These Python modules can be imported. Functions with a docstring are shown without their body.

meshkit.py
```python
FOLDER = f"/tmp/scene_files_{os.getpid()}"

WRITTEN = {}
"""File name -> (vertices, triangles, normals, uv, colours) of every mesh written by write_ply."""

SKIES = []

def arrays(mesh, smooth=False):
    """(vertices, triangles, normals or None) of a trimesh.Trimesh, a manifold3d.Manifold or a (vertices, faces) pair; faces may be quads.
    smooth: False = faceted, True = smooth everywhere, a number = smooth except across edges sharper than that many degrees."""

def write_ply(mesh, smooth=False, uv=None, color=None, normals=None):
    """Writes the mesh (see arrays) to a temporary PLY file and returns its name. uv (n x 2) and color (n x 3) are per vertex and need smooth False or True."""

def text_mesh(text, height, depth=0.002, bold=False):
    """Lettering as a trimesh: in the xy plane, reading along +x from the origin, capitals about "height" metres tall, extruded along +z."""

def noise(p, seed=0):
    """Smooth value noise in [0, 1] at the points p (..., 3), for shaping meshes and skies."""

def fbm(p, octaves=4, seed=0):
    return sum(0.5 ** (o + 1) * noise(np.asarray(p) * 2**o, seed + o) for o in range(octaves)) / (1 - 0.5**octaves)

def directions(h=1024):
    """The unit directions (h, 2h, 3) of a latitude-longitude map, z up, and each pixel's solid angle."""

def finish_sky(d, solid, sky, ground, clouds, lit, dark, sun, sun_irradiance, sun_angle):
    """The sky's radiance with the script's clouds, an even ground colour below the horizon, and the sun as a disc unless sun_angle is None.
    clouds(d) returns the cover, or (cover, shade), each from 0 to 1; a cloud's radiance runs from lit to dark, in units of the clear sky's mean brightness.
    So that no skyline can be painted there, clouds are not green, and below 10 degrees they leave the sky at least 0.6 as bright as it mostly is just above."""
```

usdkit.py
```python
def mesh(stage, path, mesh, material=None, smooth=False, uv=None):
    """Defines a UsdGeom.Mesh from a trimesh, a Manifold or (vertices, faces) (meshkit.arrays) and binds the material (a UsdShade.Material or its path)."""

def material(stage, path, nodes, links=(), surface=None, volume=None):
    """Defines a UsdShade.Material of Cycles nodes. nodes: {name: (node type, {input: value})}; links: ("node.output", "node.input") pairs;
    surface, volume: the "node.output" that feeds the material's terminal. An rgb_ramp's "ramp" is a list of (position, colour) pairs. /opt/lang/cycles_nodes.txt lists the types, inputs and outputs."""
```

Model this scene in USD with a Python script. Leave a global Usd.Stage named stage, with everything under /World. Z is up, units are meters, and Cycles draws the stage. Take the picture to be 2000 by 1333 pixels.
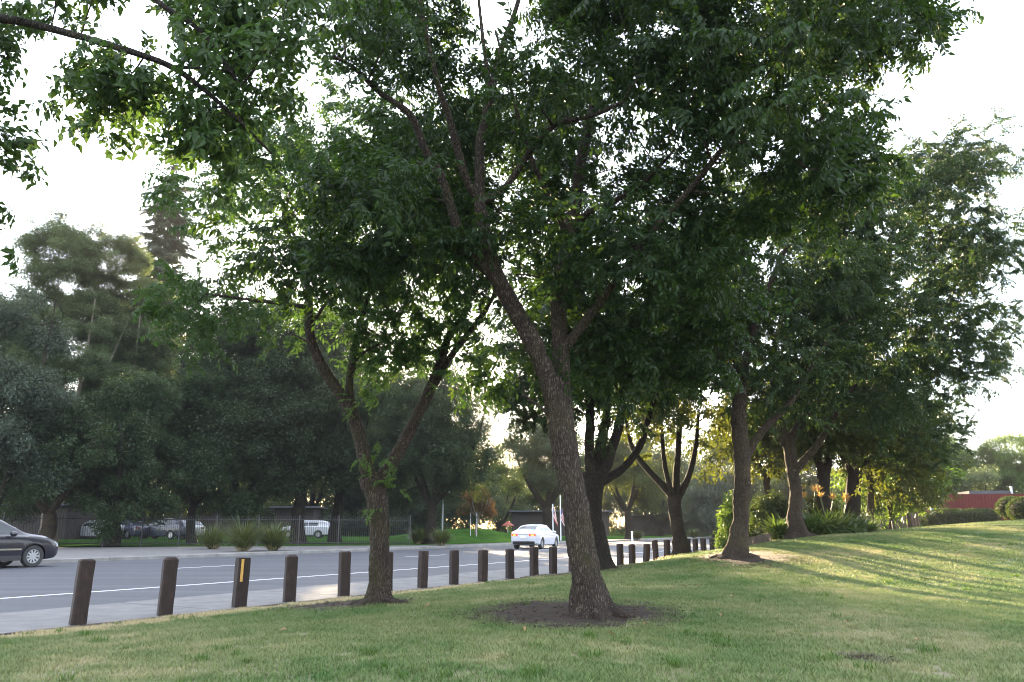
import math, numpy as np, trimesh, shapely, manifold3d as m3
import shapely.geometry as sg
from scipy.interpolate import RBFInterpolator
from scipy.spatial import cKDTree
from pxr import Usd, UsdGeom, UsdLux, UsdShade, Gf, Sdf, Vt
import usdkit, meshkit

stage = Usd.Stage.CreateInMemory()
UsdGeom.SetStageUpAxis(stage, 'Z'); UsdGeom.SetStageMetersPerUnit(stage, 1.0)
UsdGeom.Xform.Define(stage, '/World'); UsdGeom.Scope.Define(stage, '/World/Looks')

# ------------------------------------------------------------------ camera, sky, sun, exposure
F, HORIZON, CAM_Z = 1570.0, 1031.0, 1.25          # focal length in photo pixels, photo row of the horizon, eye height above the road
PITCH = math.atan((HORIZON - 666.5) / F)
EXPOSURE = 3.5
SKY_STRENGTH, SUN_INTENSITY, HAZE = 0.13, 1.25, 0.0002
cp, sp = math.cos(PITCH), math.sin(PITCH)
cam = UsdGeom.Camera.Define(stage, '/World/camera')
cam.CreateHorizontalApertureAttr(36.0); cam.CreateVerticalApertureAttr(36.0 * 682 / 1024)
cam.CreateFocalLengthAttr(36.0 * F / 2000); cam.CreateExposureAttr(EXPOSURE)
cam.CreateClippingRangeAttr((0.05, 5000.0))
cam.AddTranslateOp().Set(Gf.Vec3d(0, 0, CAM_Z)); cam.AddRotateXOp().Set(90 + math.degrees(PITCH))

def ray(px, py):
    u, v = (px - 1000) / F, (666.5 - py) / F
    return np.array([u, cp - v * sp, sp + v * cp])
def at(px, py, Y):                                  # the point seen at a photo pixel, Y metres ahead
    d = ray(px, py); return np.array([0, 0, CAM_Z]) + d * (Y / d[1])
def on(px, py, z=0.0):                              # the point seen at a photo pixel, at height z
    d = ray(px, py); return np.array([0, 0, CAM_Z]) + d * ((z - CAM_Z) / d[2])
def mpp(Y): return Y / (F * cp)                     # metres per photo pixel near the horizon, at depth Y

sun_d = ray(776, 712); sun_d /= np.linalg.norm(sun_d)
SUN_EL, SUN_AZ = math.asin(sun_d[2]), math.atan2(sun_d[0], sun_d[1])
sky_mat = usdkit.material(stage, '/World/Looks/sky', {
    'sky': ('sky_texture', {'sky_type': 'single_scattering', 'sun_disc': False, 'sun_elevation': SUN_EL, 'sun_rotation': SUN_AZ, 'aerosol_density': 0.7, 'air_density': 1.0, 'ozone_density': 1.0}),
    'tc': ('texture_coordinate', {}), 'map': ('mapping', {'scale': (1.0, 1.0, 2.5)}),
    'n': ('noise_texture', {'scale': 2.2, 'detail': 5.0, 'roughness': 0.55}),
    'cov': ('map_range', {'from_min': 0.3, 'from_max': 0.7, 'to_min': 0.7, 'to_max': 0.92, 'clamp': True}),
    'mix': ('mix_color', {'b': (1.95, 2.06, 2.38), 'use_clamp': False, 'use_clamp_result': False}),
    'bg': ('background_shader', {'strength': SKY_STRENGTH})},
    [('tc.generated', 'map.vector'), ('map.vector', 'n.vector'), ('n.fac', 'cov.value'), ('cov.result', 'mix.fac'), ('sky.color', 'mix.a'), ('mix.result', 'bg.color')], surface='bg.background')
dome = UsdLux.DomeLight.Define(stage, '/World/sky')
UsdShade.MaterialBindingAPI.Apply(dome.GetPrim()).Bind(sky_mat)
dome.GetPrim().SetCustomDataByKey('kind', 'structure')
sun = UsdLux.DistantLight.Define(stage, '/World/sun')
sun.CreateNormalizeAttr(True); sun.CreateIntensityAttr(SUN_INTENSITY); sun.CreateAngleAttr(0.5); sun.CreateColorAttr(Gf.Vec3f(1.0, 0.77, 0.47))
sun.AddRotateZOp().Set(-math.degrees(SUN_AZ)); sun.AddRotateXOp().Set(-(90 - math.degrees(SUN_EL)))

# ------------------------------------------------------------------ helpers
used = {}
def path_for(parent, name):
    base = '/World' if parent is None else str(parent.GetPath())
    k = used.get((base, name), 0); used[(base, name)] = k + 1
    return f'{base}/{name}' + (f'_{k:03d}' if k else '')
LK = {}
def mat(name, nodes, links, surface, volume=None):
    LK[name] = usdkit.material(stage, f'/World/Looks/{name}', nodes, links, surface, volume); return LK[name]
def data(p, **kw):
    for k, v in kw.items():
        if v: p.SetCustomDataByKey(k, v)
    return p
def cat_mesh(ms):
    ms = [m if isinstance(m, (tuple, list)) else meshkit.arrays(m)[:2] for m in ms]
    vs, fs, n = [], [], 0
    for v, f in ms:
        vs.append(np.asarray(v, float)); fs.append(np.asarray(f, int) + n); n += len(v)
    return np.vstack(vs), np.vstack(fs)
def obj(name, mesh, m, parent=None, smooth=False, label=None, cat=None, group=None, kind=None):
    if isinstance(mesh, list): mesh = cat_mesh(mesh)
    p = usdkit.mesh(stage, path_for(parent, name), mesh, LK[m] if m else None, smooth).GetPrim()
    return data(p, label=label, category=cat, group=group, kind=kind)
def thing(name, label, cat, loc=(0, 0, 0), rotz=0.0, group=None, kind=None):
    x = UsdGeom.Xform.Define(stage, path_for(None, name))
    x.AddTranslateOp().Set(Gf.Vec3d(*map(float, loc)))
    if rotz: x.AddRotateZOp().Set(math.degrees(rotz))
    return data(x.GetPrim(), label=label, category=cat, group=group, kind=kind)
def dup(src, name, label, loc, rotz=0.0, group=None, tilt=None, scale=None):
    x = UsdGeom.Xform.Define(stage, path_for(None, name))
    x.AddTranslateOp().Set(Gf.Vec3d(*map(float, loc)))
    x.AddRotateZOp().Set(math.degrees(rotz))
    p = x.GetPrim(); p.GetReferences().AddInternalReference(src.GetPath()); p.SetInstanceable(True)
    ops = [o for o in x.GetOrderedXformOps()]
    if tilt: o = x.AddRotateXYZOp(opSuffix='lean'); o.Set(Gf.Vec3f(*tilt)); ops.append(o)
    if scale: o = x.AddScaleOp(); o.Set(Gf.Vec3f(*scale)); ops.append(o)
    x.SetXformOpOrder(ops)
    return data(p, label=label, category=src.GetCustomDataByKey('category'), group=group)
def box(x0, x1, y0, y1, z0, z1):
    m = trimesh.creation.box((x1 - x0, y1 - y0, z1 - z0)); m.apply_translation(((x0 + x1) / 2, (y0 + y1) / 2, (z0 + z1) / 2)); return m
def fbm(p, o=3, seed=0): return meshkit.fbm(np.asarray(p, float), o, seed) * 2 - 1

def catmull(P, n):
    P = np.asarray(P, float)
    if len(P) < 3:
        t = np.linspace(0, 1, n)[:, None]; return P[0] * (1 - t) + P[-1] * t
    Q = np.vstack([2 * P[0] - P[1], P, 2 * P[-1] - P[-2]])
    k = len(P) - 1; t = np.linspace(0, k, n); i = np.minimum(t.astype(int), k - 1); u = (t - i)[:, None]
    a, b, c, d = Q[i], Q[i + 1], Q[i + 2], Q[i + 3]
    return 0.5 * ((2 * b) + (-a + c) * u + (2 * a - 5 * b + 4 * c - d) * u**2 + (-a + 3 * b - 3 * c + d) * u**3)
def tube(P, R, sides=8, rough=0.0, freq=6.0, seed=0, cap=True, flare=None):
    """A tapering tube along P; rough moves its skin in and out by that share of the radius."""
    P = np.asarray(P, float); R = np.asarray(R, float); n = len(P)
    T = np.gradient(P, axis=0); T /= np.linalg.norm(T, axis=1, keepdims=True) + 1e-12
    ref = np.array([1.0, 0, 0]) if abs(T[0, 0]) < 0.8 else np.array([0, 1.0, 0])
    A = np.zeros_like(P); a = ref - T[0] * (ref @ T[0])
    for i in range(n):
        a = a - T[i] * (a @ T[i]); a = a / (np.linalg.norm(a) + 1e-12); A[i] = a
    B = np.cross(T, A); th = np.arange(sides) * 2 * np.pi / sides
    rr = np.repeat(R[:, None], sides, 1)
    if flare is not None: rr = rr * flare(P, th)
    D = np.cos(th)[None, :, None] * A[:, None] + np.sin(th)[None, :, None] * B[:, None]
    V = P[:, None] + rr[..., None] * D
    if rough:
        q = V * np.array([1, 1, 0.45]) * freq
        V = V + D * (rr * rough * (fbm(q, 3, seed) + 0.55 * (0.5 - np.abs(fbm(V * np.array([1, 1, 0.22]) * freq * 3.2, 2, seed + 4)) * 2)))[..., None]
    i, j = np.meshgrid(np.arange(n - 1), np.arange(sides), indexing='ij'); j2 = (j + 1) % sides
    q = np.stack([i * sides + j, i * sides + j2, (i + 1) * sides + j2, (i + 1) * sides + j], -1).reshape(-1, 4)
    Fc = np.vstack([q[:, [0, 1, 2]], q[:, [0, 2, 3]]]); V = V.reshape(-1, 3)
    if cap:
        V = np.vstack([V, P[-1] + T[-1] * R[-1] * 0.3]); k = (n - 1) * sides; jj = np.arange(sides)
        Fc = np.vstack([Fc, np.stack([k + jj, k + (jj + 1) % sides, np.full(sides, len(V) - 1)], 1)])
    return V, Fc
def up(m):
    V, Fc = m; n = np.cross(V[Fc[:, 1]] - V[Fc[:, 0]], V[Fc[:, 2]] - V[Fc[:, 0]]); return (V, Fc[:, ::-1]) if n[:, 2].sum() < 0 else m
def grid_mesh(X, Y, Z):
    n, m = X.shape; V = np.stack([X, Y, Z], -1).reshape(-1, 3)
    i, j = np.meshgrid(np.arange(n - 1), np.arange(m - 1), indexing='ij')
    q = np.stack([i * m + j, (i + 1) * m + j, (i + 1) * m + j + 1, i * m + j + 1], -1).reshape(-1, 4)
    return V, np.vstack([q[:, [0, 1, 2]], q[:, [0, 2, 3]]])
def quat_from_matrix(M):                            # n x 3 x 3 -> n x 4 (w, x, y, z)
    from scipy.spatial.transform import Rotation
    q = Rotation.from_matrix(M).as_quat(); return q[:, [3, 0, 1, 2]]
def euler_frames(yaw, pitch, roll):
    cy, sy, c, s, cr, sr = np.cos(yaw), np.sin(yaw), np.cos(pitch), np.sin(pitch), np.cos(roll), np.sin(roll)
    x = np.stack([cy * c, sy * c, s], -1); side = np.stack([-sy, cy, np.zeros_like(sy)], -1); up = np.cross(x, side)
    y = side * cr[:, None] + up * sr[:, None]; z = np.cross(x, y)
    return np.stack([x, y, z], -1)
def instancer(parent, name, protos, P, M, S, idx, kind='stuff', label=None, cat=None, group=None):
    """protos: list of (mesh, material) built under the instancer, or list of paths of another instancer's prototypes."""
    pi = UsdGeom.PointInstancer.Define(stage, path_for(parent, name)); base = str(pi.GetPath())
    targets = []
    for k, pr in enumerate(protos):
        if isinstance(pr, tuple):
            mp = f'{base}/sprig' + (f'_{k:03d}' if k else '')
            usdkit.mesh(stage, mp, pr[0], LK[pr[1]]); targets.append(mp)
        else: targets.append(pr)
    pi.CreatePrototypesRel().SetTargets([Sdf.Path(t) for t in targets])
    pi.CreatePositionsAttr(Vt.Vec3fArray.FromNumpy(np.asarray(P, np.float32)))
    q = quat_from_matrix(M)
    pi.CreateOrientationsAttr(Vt.QuathArray([Gf.Quath(float(a), float(b), float(c), float(d)) for a, b, c, d in q]))
    S = np.asarray(S, np.float32); S = np.repeat(S[:, None], 3, 1) if S.ndim == 1 else S
    pi.CreateScalesAttr(Vt.Vec3fArray.FromNumpy(S)); pi.CreateProtoIndicesAttr(Vt.IntArray.FromNumpy(np.asarray(idx, np.int32)))
    data(pi.GetPrim(), kind=kind, label=label, category=cat, group=group)
    return pi.GetPrim(), targets

# ------------------------------------------------------------------ materials
def plain(name, col, rough=0.6, metallic=0.0, coat=0.0, var=0.0, scale=5.0, bump=0.0, bscale=40.0, spec=None):
    nodes = {'p': ('principled_bsdf', {'base_color': col, 'roughness': rough, 'metallic': metallic, 'coat_weight': coat, 'coat_roughness': 0.05})}
    if spec is not None: nodes['p'][1]['specular_ior_level'] = spec
    links = []
    if var or bump: nodes['g'] = ('geometry', {})
    if var:
        nodes['n'] = ('noise_texture', {'scale': scale, 'detail': 5.0, 'roughness': 0.6})
        nodes['r'] = ('rgb_ramp', {'ramp': [(0.25, tuple(c * (1 - var) for c in col)), (0.75, tuple(min(1, c * (1 + var)) for c in col))]})
        links += [('g.position', 'n.vector'), ('n.fac', 'r.fac'), ('r.color', 'p.base_color')]
    if bump:
        nodes['bn'] = ('noise_texture', {'scale': bscale, 'detail': 4.0}); nodes['b'] = ('bump', {'strength': bump, 'distance': 0.01})
        links += [('g.position', 'bn.vector'), ('bn.fac', 'b.height'), ('b.normal', 'p.normal')]
    return mat(name, nodes, links, 'p.BSDF')
def leafmat(name, dark, light, trans=0.35, tcol=None, rough=0.45, scale=0.8, spec=0.36):
    tcol = tcol or tuple(min(1, c * k) for c, k in zip(light, (1.9, 1.7, 0.7)))
    return mat(name, {
        'g': ('geometry', {}), 'n': ('noise_texture', {'scale': scale, 'detail': 2.0}),
        'm': ('math', {'math_type': 'multiply_add', 'value2': 0.55, 'value3': 0.0}), 'ad': ('math', {'math_type': 'multiply_add', 'value2': 0.45}),
        'r': ('rgb_ramp', {'ramp': [(0.1, dark), (0.55, tuple((a + b) / 2 for a, b in zip(dark, light))), (0.95, light)]}),
        'tr': ('rgb_ramp', {'ramp': [(0.1, tuple(c * 0.6 for c in tcol)), (0.95, tcol)]}),
        'p': ('principled_bsdf', {'roughness': rough, 'specular_ior_level': spec}), 't': ('translucent_bsdf', {}), 'x': ('mix_closure', {'fac': trans})},
        [('g.position', 'n.vector'), ('g.random_per_island', 'm.value1'), ('n.fac', 'ad.value1'), ('m.value', 'ad.value3'), ('ad.value', 'r.fac'), ('ad.value', 'tr.fac'),
         ('r.color', 'p.base_color'), ('tr.color', 't.color'), ('p.BSDF', 'x.closure1'), ('t.BSDF', 'x.closure2')], 'x.closure')
def barkmat(name, dark, light, moss=(0.06, 0.065, 0.02), mossy=0.5, scale=1.0):
    """Plated bark: fissures round long plates, each plate its own tone, with lichen specks and moss."""
    return mat(name, {
        'tc': ('geometry', {}), 'dn': ('noise_texture', {'scale': 7.0, 'detail': 3.0}), 'dm': ('mix_color', {'fac': 0.05, 'blend_type': 'add', 'use_clamp': False}),
        'mp': ('mapping', {'scale': (46 * scale, 46 * scale, 11 * scale)}), 'v': ('voronoi_texture', {'scale': 1.0, 'feature': 'distance_to_edge'}), 'vc': ('voronoi_texture', {'scale': 1.0, 'feature': 'f1'}),
        'e': ('map_range', {'from_min': 0.0, 'from_max': 0.3, 'to_min': 0.0, 'to_max': 1.0, 'clamp': True}), 'n': ('noise_texture', {'scale': 45.0, 'detail': 5.0, 'roughness': 0.7}), 'nl': ('noise_texture', {'scale': 1.7, 'detail': 4.0, 'roughness': 0.6}),
        'bw': ('rgb_to_bw', {}), 'h1': ('math', {'math_type': 'multiply', 'value2': 0.3}), 'h2': ('math', {'math_type': 'multiply_add', 'value2': 0.16}), 'h3': ('math', {'math_type': 'multiply_add', 'value2': 0.6}), 'h4': ('math', {'math_type': 'multiply_add', 'value2': 0.55}),
        'r': ('rgb_ramp', {'ramp': [(0.3, dark), (0.75, tuple(a * 0.6 + b * 0.4 for a, b in zip(dark, light))), (1.0, light)]}),
        'n3': ('noise_texture', {'scale': 16.0, 'detail': 3.0}), 'lr': ('map_range', {'from_min': 0.62, 'from_max': 0.7, 'to_min': 0.0, 'to_max': 0.55, 'clamp': True}), 'lx': ('mix_color', {'b': tuple(c * 1.7 for c in light)}),
        'mr': ('map_range', {'from_min': 0.5, 'from_max': 0.66, 'to_min': 0.0, 'to_max': mossy, 'clamp': True}), 'mx': ('mix_color', {'b': moss}),
        'hb': ('math', {'math_type': 'multiply_add', 'value2': 0.4}), 'b': ('bump', {'strength': 1.0, 'distance': 0.025}), 'p': ('principled_bsdf', {'roughness': 0.92, 'specular_ior_level': 0.15})},
        [('tc.position', 'dn.vector'), ('tc.position', 'dm.a'), ('dn.color', 'dm.b'), ('dm.result', 'mp.vector'), ('mp.vector', 'v.vector'), ('mp.vector', 'vc.vector'), ('v.distance', 'e.value'), ('tc.position', 'n.vector'), ('tc.position', 'nl.vector'), ('tc.position', 'n3.vector'),
         ('vc.color', 'bw.color'), ('e.result', 'h1.value1'), ('bw.val', 'h2.value1'), ('h1.value', 'h2.value3'), ('n.fac', 'h3.value1'), ('h2.value', 'h3.value3'), ('nl.fac', 'h4.value1'), ('h3.value', 'h4.value3'), ('h4.value', 'r.fac'),
         ('n3.fac', 'lr.value'), ('lr.result', 'lx.fac'), ('r.color', 'lx.a'), ('nl.fac', 'mr.value'), ('mr.result', 'mx.fac'), ('lx.result', 'mx.a'), ('mx.result', 'p.base_color'), ('n.fac', 'hb.value1'), ('e.result', 'hb.value3'), ('hb.value', 'b.height'), ('b.normal', 'p.normal')], 'p.BSDF')

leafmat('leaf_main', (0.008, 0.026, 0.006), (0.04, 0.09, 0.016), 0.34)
leafmat('leaf_left', (0.018, 0.05, 0.009), (0.075, 0.155, 0.028), 0.34, tcol=(0.11, 0.22, 0.035))
leafmat('leaf_over', (0.02, 0.05, 0.009), (0.07, 0.13, 0.024), 0.36, tcol=(0.1, 0.19, 0.03))
leafmat('leaf_row', (0.010, 0.028, 0.008), (0.042, 0.085, 0.02), 0.32)
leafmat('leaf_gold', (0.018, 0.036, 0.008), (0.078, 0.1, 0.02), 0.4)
leafmat('leaf_dark', (0.014, 0.028, 0.011), (0.05, 0.08, 0.028), 0.3)
leafmat('leaf_oak', (0.014, 0.032, 0.011), (0.06, 0.1, 0.032), 0.28)
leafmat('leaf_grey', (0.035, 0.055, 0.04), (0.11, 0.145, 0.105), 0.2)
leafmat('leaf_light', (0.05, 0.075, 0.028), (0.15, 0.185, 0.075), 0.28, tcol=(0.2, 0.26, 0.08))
leafmat('leaf_conifer', (0.014, 0.028, 0.016), (0.042, 0.07, 0.038), 0.1)
leafmat('leaf_orange', (0.09, 0.05, 0.02), (0.24, 0.13, 0.05), 0.4)
leafmat('leaf_fresh', (0.04, 0.09, 0.02), (0.12, 0.2, 0.05), 0.4)
leafmat('leaf_hedge', (0.02, 0.04, 0.014), (0.06, 0.095, 0.03), 0.25)
leafmat('leaf_strap', (0.03, 0.06, 0.018), (0.085, 0.15, 0.045), 0.3, rough=0.35)
leafmat('leaf_grass_clump', (0.035, 0.055, 0.02), (0.13, 0.155, 0.06), 0.25)
leafmat('flower_pale', (0.3, 0.16, 0.08), (0.6, 0.38, 0.22), 0.4)
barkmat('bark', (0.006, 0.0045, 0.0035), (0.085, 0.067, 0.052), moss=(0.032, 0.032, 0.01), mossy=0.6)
barkmat('bark_dark', (0.006, 0.005, 0.004), (0.036, 0.029, 0.023), mossy=0.2)
barkmat('bark_brown', (0.010, 0.0075, 0.0055), (0.08, 0.059, 0.043), mossy=0.25)
barkmat('bark_pale', (0.09, 0.075, 0.06), (0.3, 0.26, 0.21), mossy=0.1)
barkmat('root_bark', (0.011, 0.008, 0.006), (0.1, 0.076, 0.06), mossy=0.1, scale=1.5)
ROAD_DIR = np.array([math.sin(math.radians(30)), math.cos(math.radians(30)), 0.0]); ROAD_N = np.array([-ROAD_DIR[1], ROAD_DIR[0], 0.0])
DB = 10.45                                         # distance of the bollard line from the camera
def grassmat(name, green, mid, straw, straw_share=0.5, trans=0.3, far=False):
    nodes = {
        'g': ('geometry', {}), 'n1': ('noise_texture', {'scale': 0.42, 'detail': 6.0, 'roughness': 0.72}), 'n2': ('noise_texture', {'scale': 3.0, 'detail': 4.0, 'roughness': 0.65}),
        'a': ('math', {'math_type': 'multiply_add', 'value2': 1.5, 'value3': -0.375}), 'b': ('math', {'math_type': 'multiply_add', 'value2': 0.5}), 'c': ('math', {'math_type': 'multiply_add', 'value2': 0.0 if far else 0.45}),
        'dot': ('vector_math', {'math_type': 'dot_product', 'vector2': tuple(ROAD_N)}), 'nd': ('math', {'math_type': 'multiply_add', 'value2': 1.6}),
        'strip': ('map_range', {'from_min': DB - 0.75, 'from_max': DB + 0.45, 'to_min': 0.0, 'to_max': 0.8, 'clamp': True}), 'sum': ('math', {'math_type': 'add'}),
        'off': ('math', {'math_type': 'add', 'value2': (-0.13 if not far else 0.08) + (straw_share - 0.5)}),
        'r': ('rgb_ramp', {'ramp': [(0.35, green), (0.68, mid), (1.0, straw)]}),
        'p': ('principled_bsdf', {'roughness': 0.6, 'specular_ior_level': 0.3}), 't': ('translucent_bsdf', {}), 'x': ('mix_closure', {'fac': trans})}
    links = [('g.position', 'n1.vector'), ('g.position', 'n2.vector'), ('n1.fac', 'a.value1'), ('n2.fac', 'b.value1'), ('a.value', 'b.value3'), ('g.random_per_island', 'c.value1'), ('b.value', 'c.value3'),
        ('g.position', 'dot.vector1'), ('n2.fac', 'nd.value1'), ('dot.value', 'nd.value3'), ('nd.value', 'strip.value'), ('c.value', 'sum.value1'), ('strip.result', 'sum.value2'), ('sum.value', 'off.value1'), ('off.value', 'r.fac'),
        ('r.color', 'p.base_color'), ('r.color', 't.color'), ('p.BSDF', 'x.closure1'), ('t.BSDF', 'x.closure2')]
    return mat(name, nodes, links, 'x.closure')
grassmat('grass_blade', (0.07, 0.145, 0.036), (0.185, 0.225, 0.085), (0.46, 0.39, 0.22), 0.62, 0.3)
grassmat('lawn_ground', (0.05, 0.088, 0.027), (0.115, 0.13, 0.055), (0.22, 0.19, 0.11), 0.62, 0.0, far=True)
plain('yard_grass', (0.036, 0.082, 0.016), 0.9, var=0.35, scale=1.2, bump=0.5, bscale=25, spec=0.0)
plain('ground_earth', (0.07, 0.075, 0.04), 0.9, var=0.4, scale=0.5)
plain('soil', (0.036, 0.027, 0.021), 0.95, var=0.5, scale=7.0, bump=0.9, bscale=30, spec=0.15)
mat('asphalt', {'g': ('geometry', {}), 'n': ('noise_texture', {'scale': 90.0, 'detail': 3.0}), 'mp': ('mapping', {'rotation': (0, 0, math.radians(-60)), 'scale': (0.05, 0.9, 1.0)}),
    'w': ('noise_texture', {'scale': 1.6, 'detail': 4.0, 'roughness': 0.6}), 's': ('math', {'math_type': 'multiply_add', 'value2': 0.45}),
    'r': ('rgb_ramp', {'ramp': [(0.45, (0.026, 0.028, 0.034)), (0.75, (0.054, 0.057, 0.067)), (1.0, (0.085, 0.088, 0.1))]}), 'b': ('bump', {'strength': 0.35, 'distance': 0.004}),
    'p': ('principled_bsdf', {'roughness': 0.72, 'specular_ior_level': 0.4})},
    [('g.position', 'n.vector'), ('g.position', 'mp.vector'), ('mp.vector', 'w.vector'), ('n.fac', 's.value1'), ('w.fac', 's.value3'), ('s.value', 'r.fac'), ('r.color', 'p.base_color'), ('n.fac', 'b.height'), ('b.normal', 'p.normal')], 'p.BSDF')
plain('asphalt_lip', (0.02, 0.02, 0.02), 0.85)
plain('concrete', (0.145, 0.142, 0.138), 0.85, var=0.3, scale=2.2, bump=0.3, bscale=60)
plain('concrete_kerb', (0.15, 0.145, 0.135), 0.85, var=0.35, scale=1.5, bump=0.3, bscale=60)
plain('pavement_far', (0.12, 0.115, 0.112), 0.85, var=0.25, scale=1.0, bump=0.3, bscale=40)
plain('road_paint', (0.6, 0.6, 0.6), 0.6, var=0.2, scale=6.0)
mat('post_wood', {'g': ('geometry', {}), 'mp': ('mapping', {'scale': (60, 60, 4)}), 'n': ('noise_texture', {'scale': 1.0, 'detail': 5.0, 'roughness': 0.6}), 'n2': ('noise_texture', {'scale': 9.0, 'detail': 4.0}),
    'a': ('math', {'math_type': 'multiply_add', 'value2': 0.5}), 'oi': ('object_info', {}), 'm0': ('math', {'math_type': 'multiply_add', 'value2': 0.16, 'value3': -0.08}), 'm': ('math', {'math_type': 'multiply_add', 'value2': 0.55}),
    'r': ('rgb_ramp', {'ramp': [(0.3, (0.008, 0.005, 0.004)), (0.6, (0.021, 0.012, 0.009)), (0.88, (0.055, 0.034, 0.024))]}), 'b': ('bump', {'strength': 0.6, 'distance': 0.01}), 'p': ('principled_bsdf', {'roughness': 0.75, 'specular_ior_level': 0.3})},
    [('g.position', 'mp.vector'), ('mp.vector', 'n.vector'), ('g.position', 'n2.vector'), ('oi.random', 'm0.value1'), ('m0.value', 'm.value3'), ('n.fac', 'm.value1'), ('n2.fac', 'a.value1'), ('m.value', 'a.value3'), ('a.value', 'r.fac'), ('r.color', 'p.base_color'), ('n.fac', 'b.height'), ('b.normal', 'p.normal')], 'p.BSDF')
plain('worn_yellow', (0.42, 0.24, 0.05), 0.7, var=0.3, scale=25)
plain('iron', (0.012, 0.012, 0.013), 0.5)
plain('car_white', (0.36, 0.37, 0.4), 0.3, coat=0.7)
plain('car_dark', (0.006, 0.006, 0.009), 0.2, metallic=0.0, coat=0.5)
plain('car_navy', (0.012, 0.015, 0.03), 0.3, coat=0.8)
plain('car_silver', (0.45, 0.46, 0.48), 0.35, metallic=0.5, coat=0.6)
plain('black_plastic', (0.012, 0.012, 0.012), 0.55)
plain('tyre', (0.016, 0.016, 0.017), 0.8)
plain('rim', (0.42, 0.43, 0.45), 0.3, metallic=0.8)
plain('plate', (0.6, 0.62, 0.66), 0.5)
plain('lamp_clear', (0.75, 0.77, 0.8), 0.12, coat=1.0)
plain('chrome', (0.7, 0.7, 0.72), 0.15, metallic=1.0)
mat('car_glass', {'p': ('principled_bsdf', {'base_color': (0.015, 0.018, 0.02), 'roughness': 0.03, 'specular_ior_level': 0.8, 'coat_weight': 0.5}), 't': ('transparent_bsdf', {'color': (0.5, 0.55, 0.55)}), 'x': ('mix_closure', {'fac': 0.35})},
    [('p.BSDF', 'x.closure1'), ('t.BSDF', 'x.closure2')], 'x.closure')
mat('lamp_red', {'p': ('principled_bsdf', {'base_color': (0.5, 0.02, 0.01), 'roughness': 0.15, 'emission_color': (1.0, 0.06, 0.02), 'emission_strength': 0.09})}, [], 'p.BSDF')
mat('lamp_amber', {'p': ('principled_bsdf', {'base_color': (0.6, 0.2, 0.02), 'roughness': 0.15, 'emission_color': (1.0, 0.3, 0.06), 'emission_strength': 0.2})}, [], 'p.BSDF')
plain('wall_red', (0.07, 0.017, 0.016), 0.85, var=0.2, scale=1.5, spec=0.1)
plain('wall_brown', (0.022, 0.016, 0.014), 0.9, var=0.25, scale=1.0)
plain('roof_grey', (0.06, 0.063, 0.07), 0.85, var=0.2, scale=2.0, spec=0.1)
plain('post_grey', (0.3, 0.32, 0.33), 0.6)
plain('pole_white', (0.62, 0.63, 0.65), 0.4)
plain('flag_red', (0.35, 0.05, 0.05), 0.8); plain('flag_white', (0.6, 0.58, 0.55), 0.8); plain('flag_blue', (0.04, 0.06, 0.2), 0.8)
plain('umbrella_red', (0.22, 0.045, 0.03), 0.8)
plain('edging_wood', (0.05, 0.035, 0.025), 0.85, var=0.3, scale=6)
leafmat('weed_blade', (0.05, 0.11, 0.025), (0.11, 0.2, 0.05), 0.3, spec=0.2); leafmat('litter', (0.02, 0.013, 0.009), (0.16, 0.11, 0.07), 0.05); leafmat('dry_blade', (0.07, 0.085, 0.035), (0.26, 0.23, 0.14), 0.2, tcol=(0.25, 0.24, 0.13))
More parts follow.
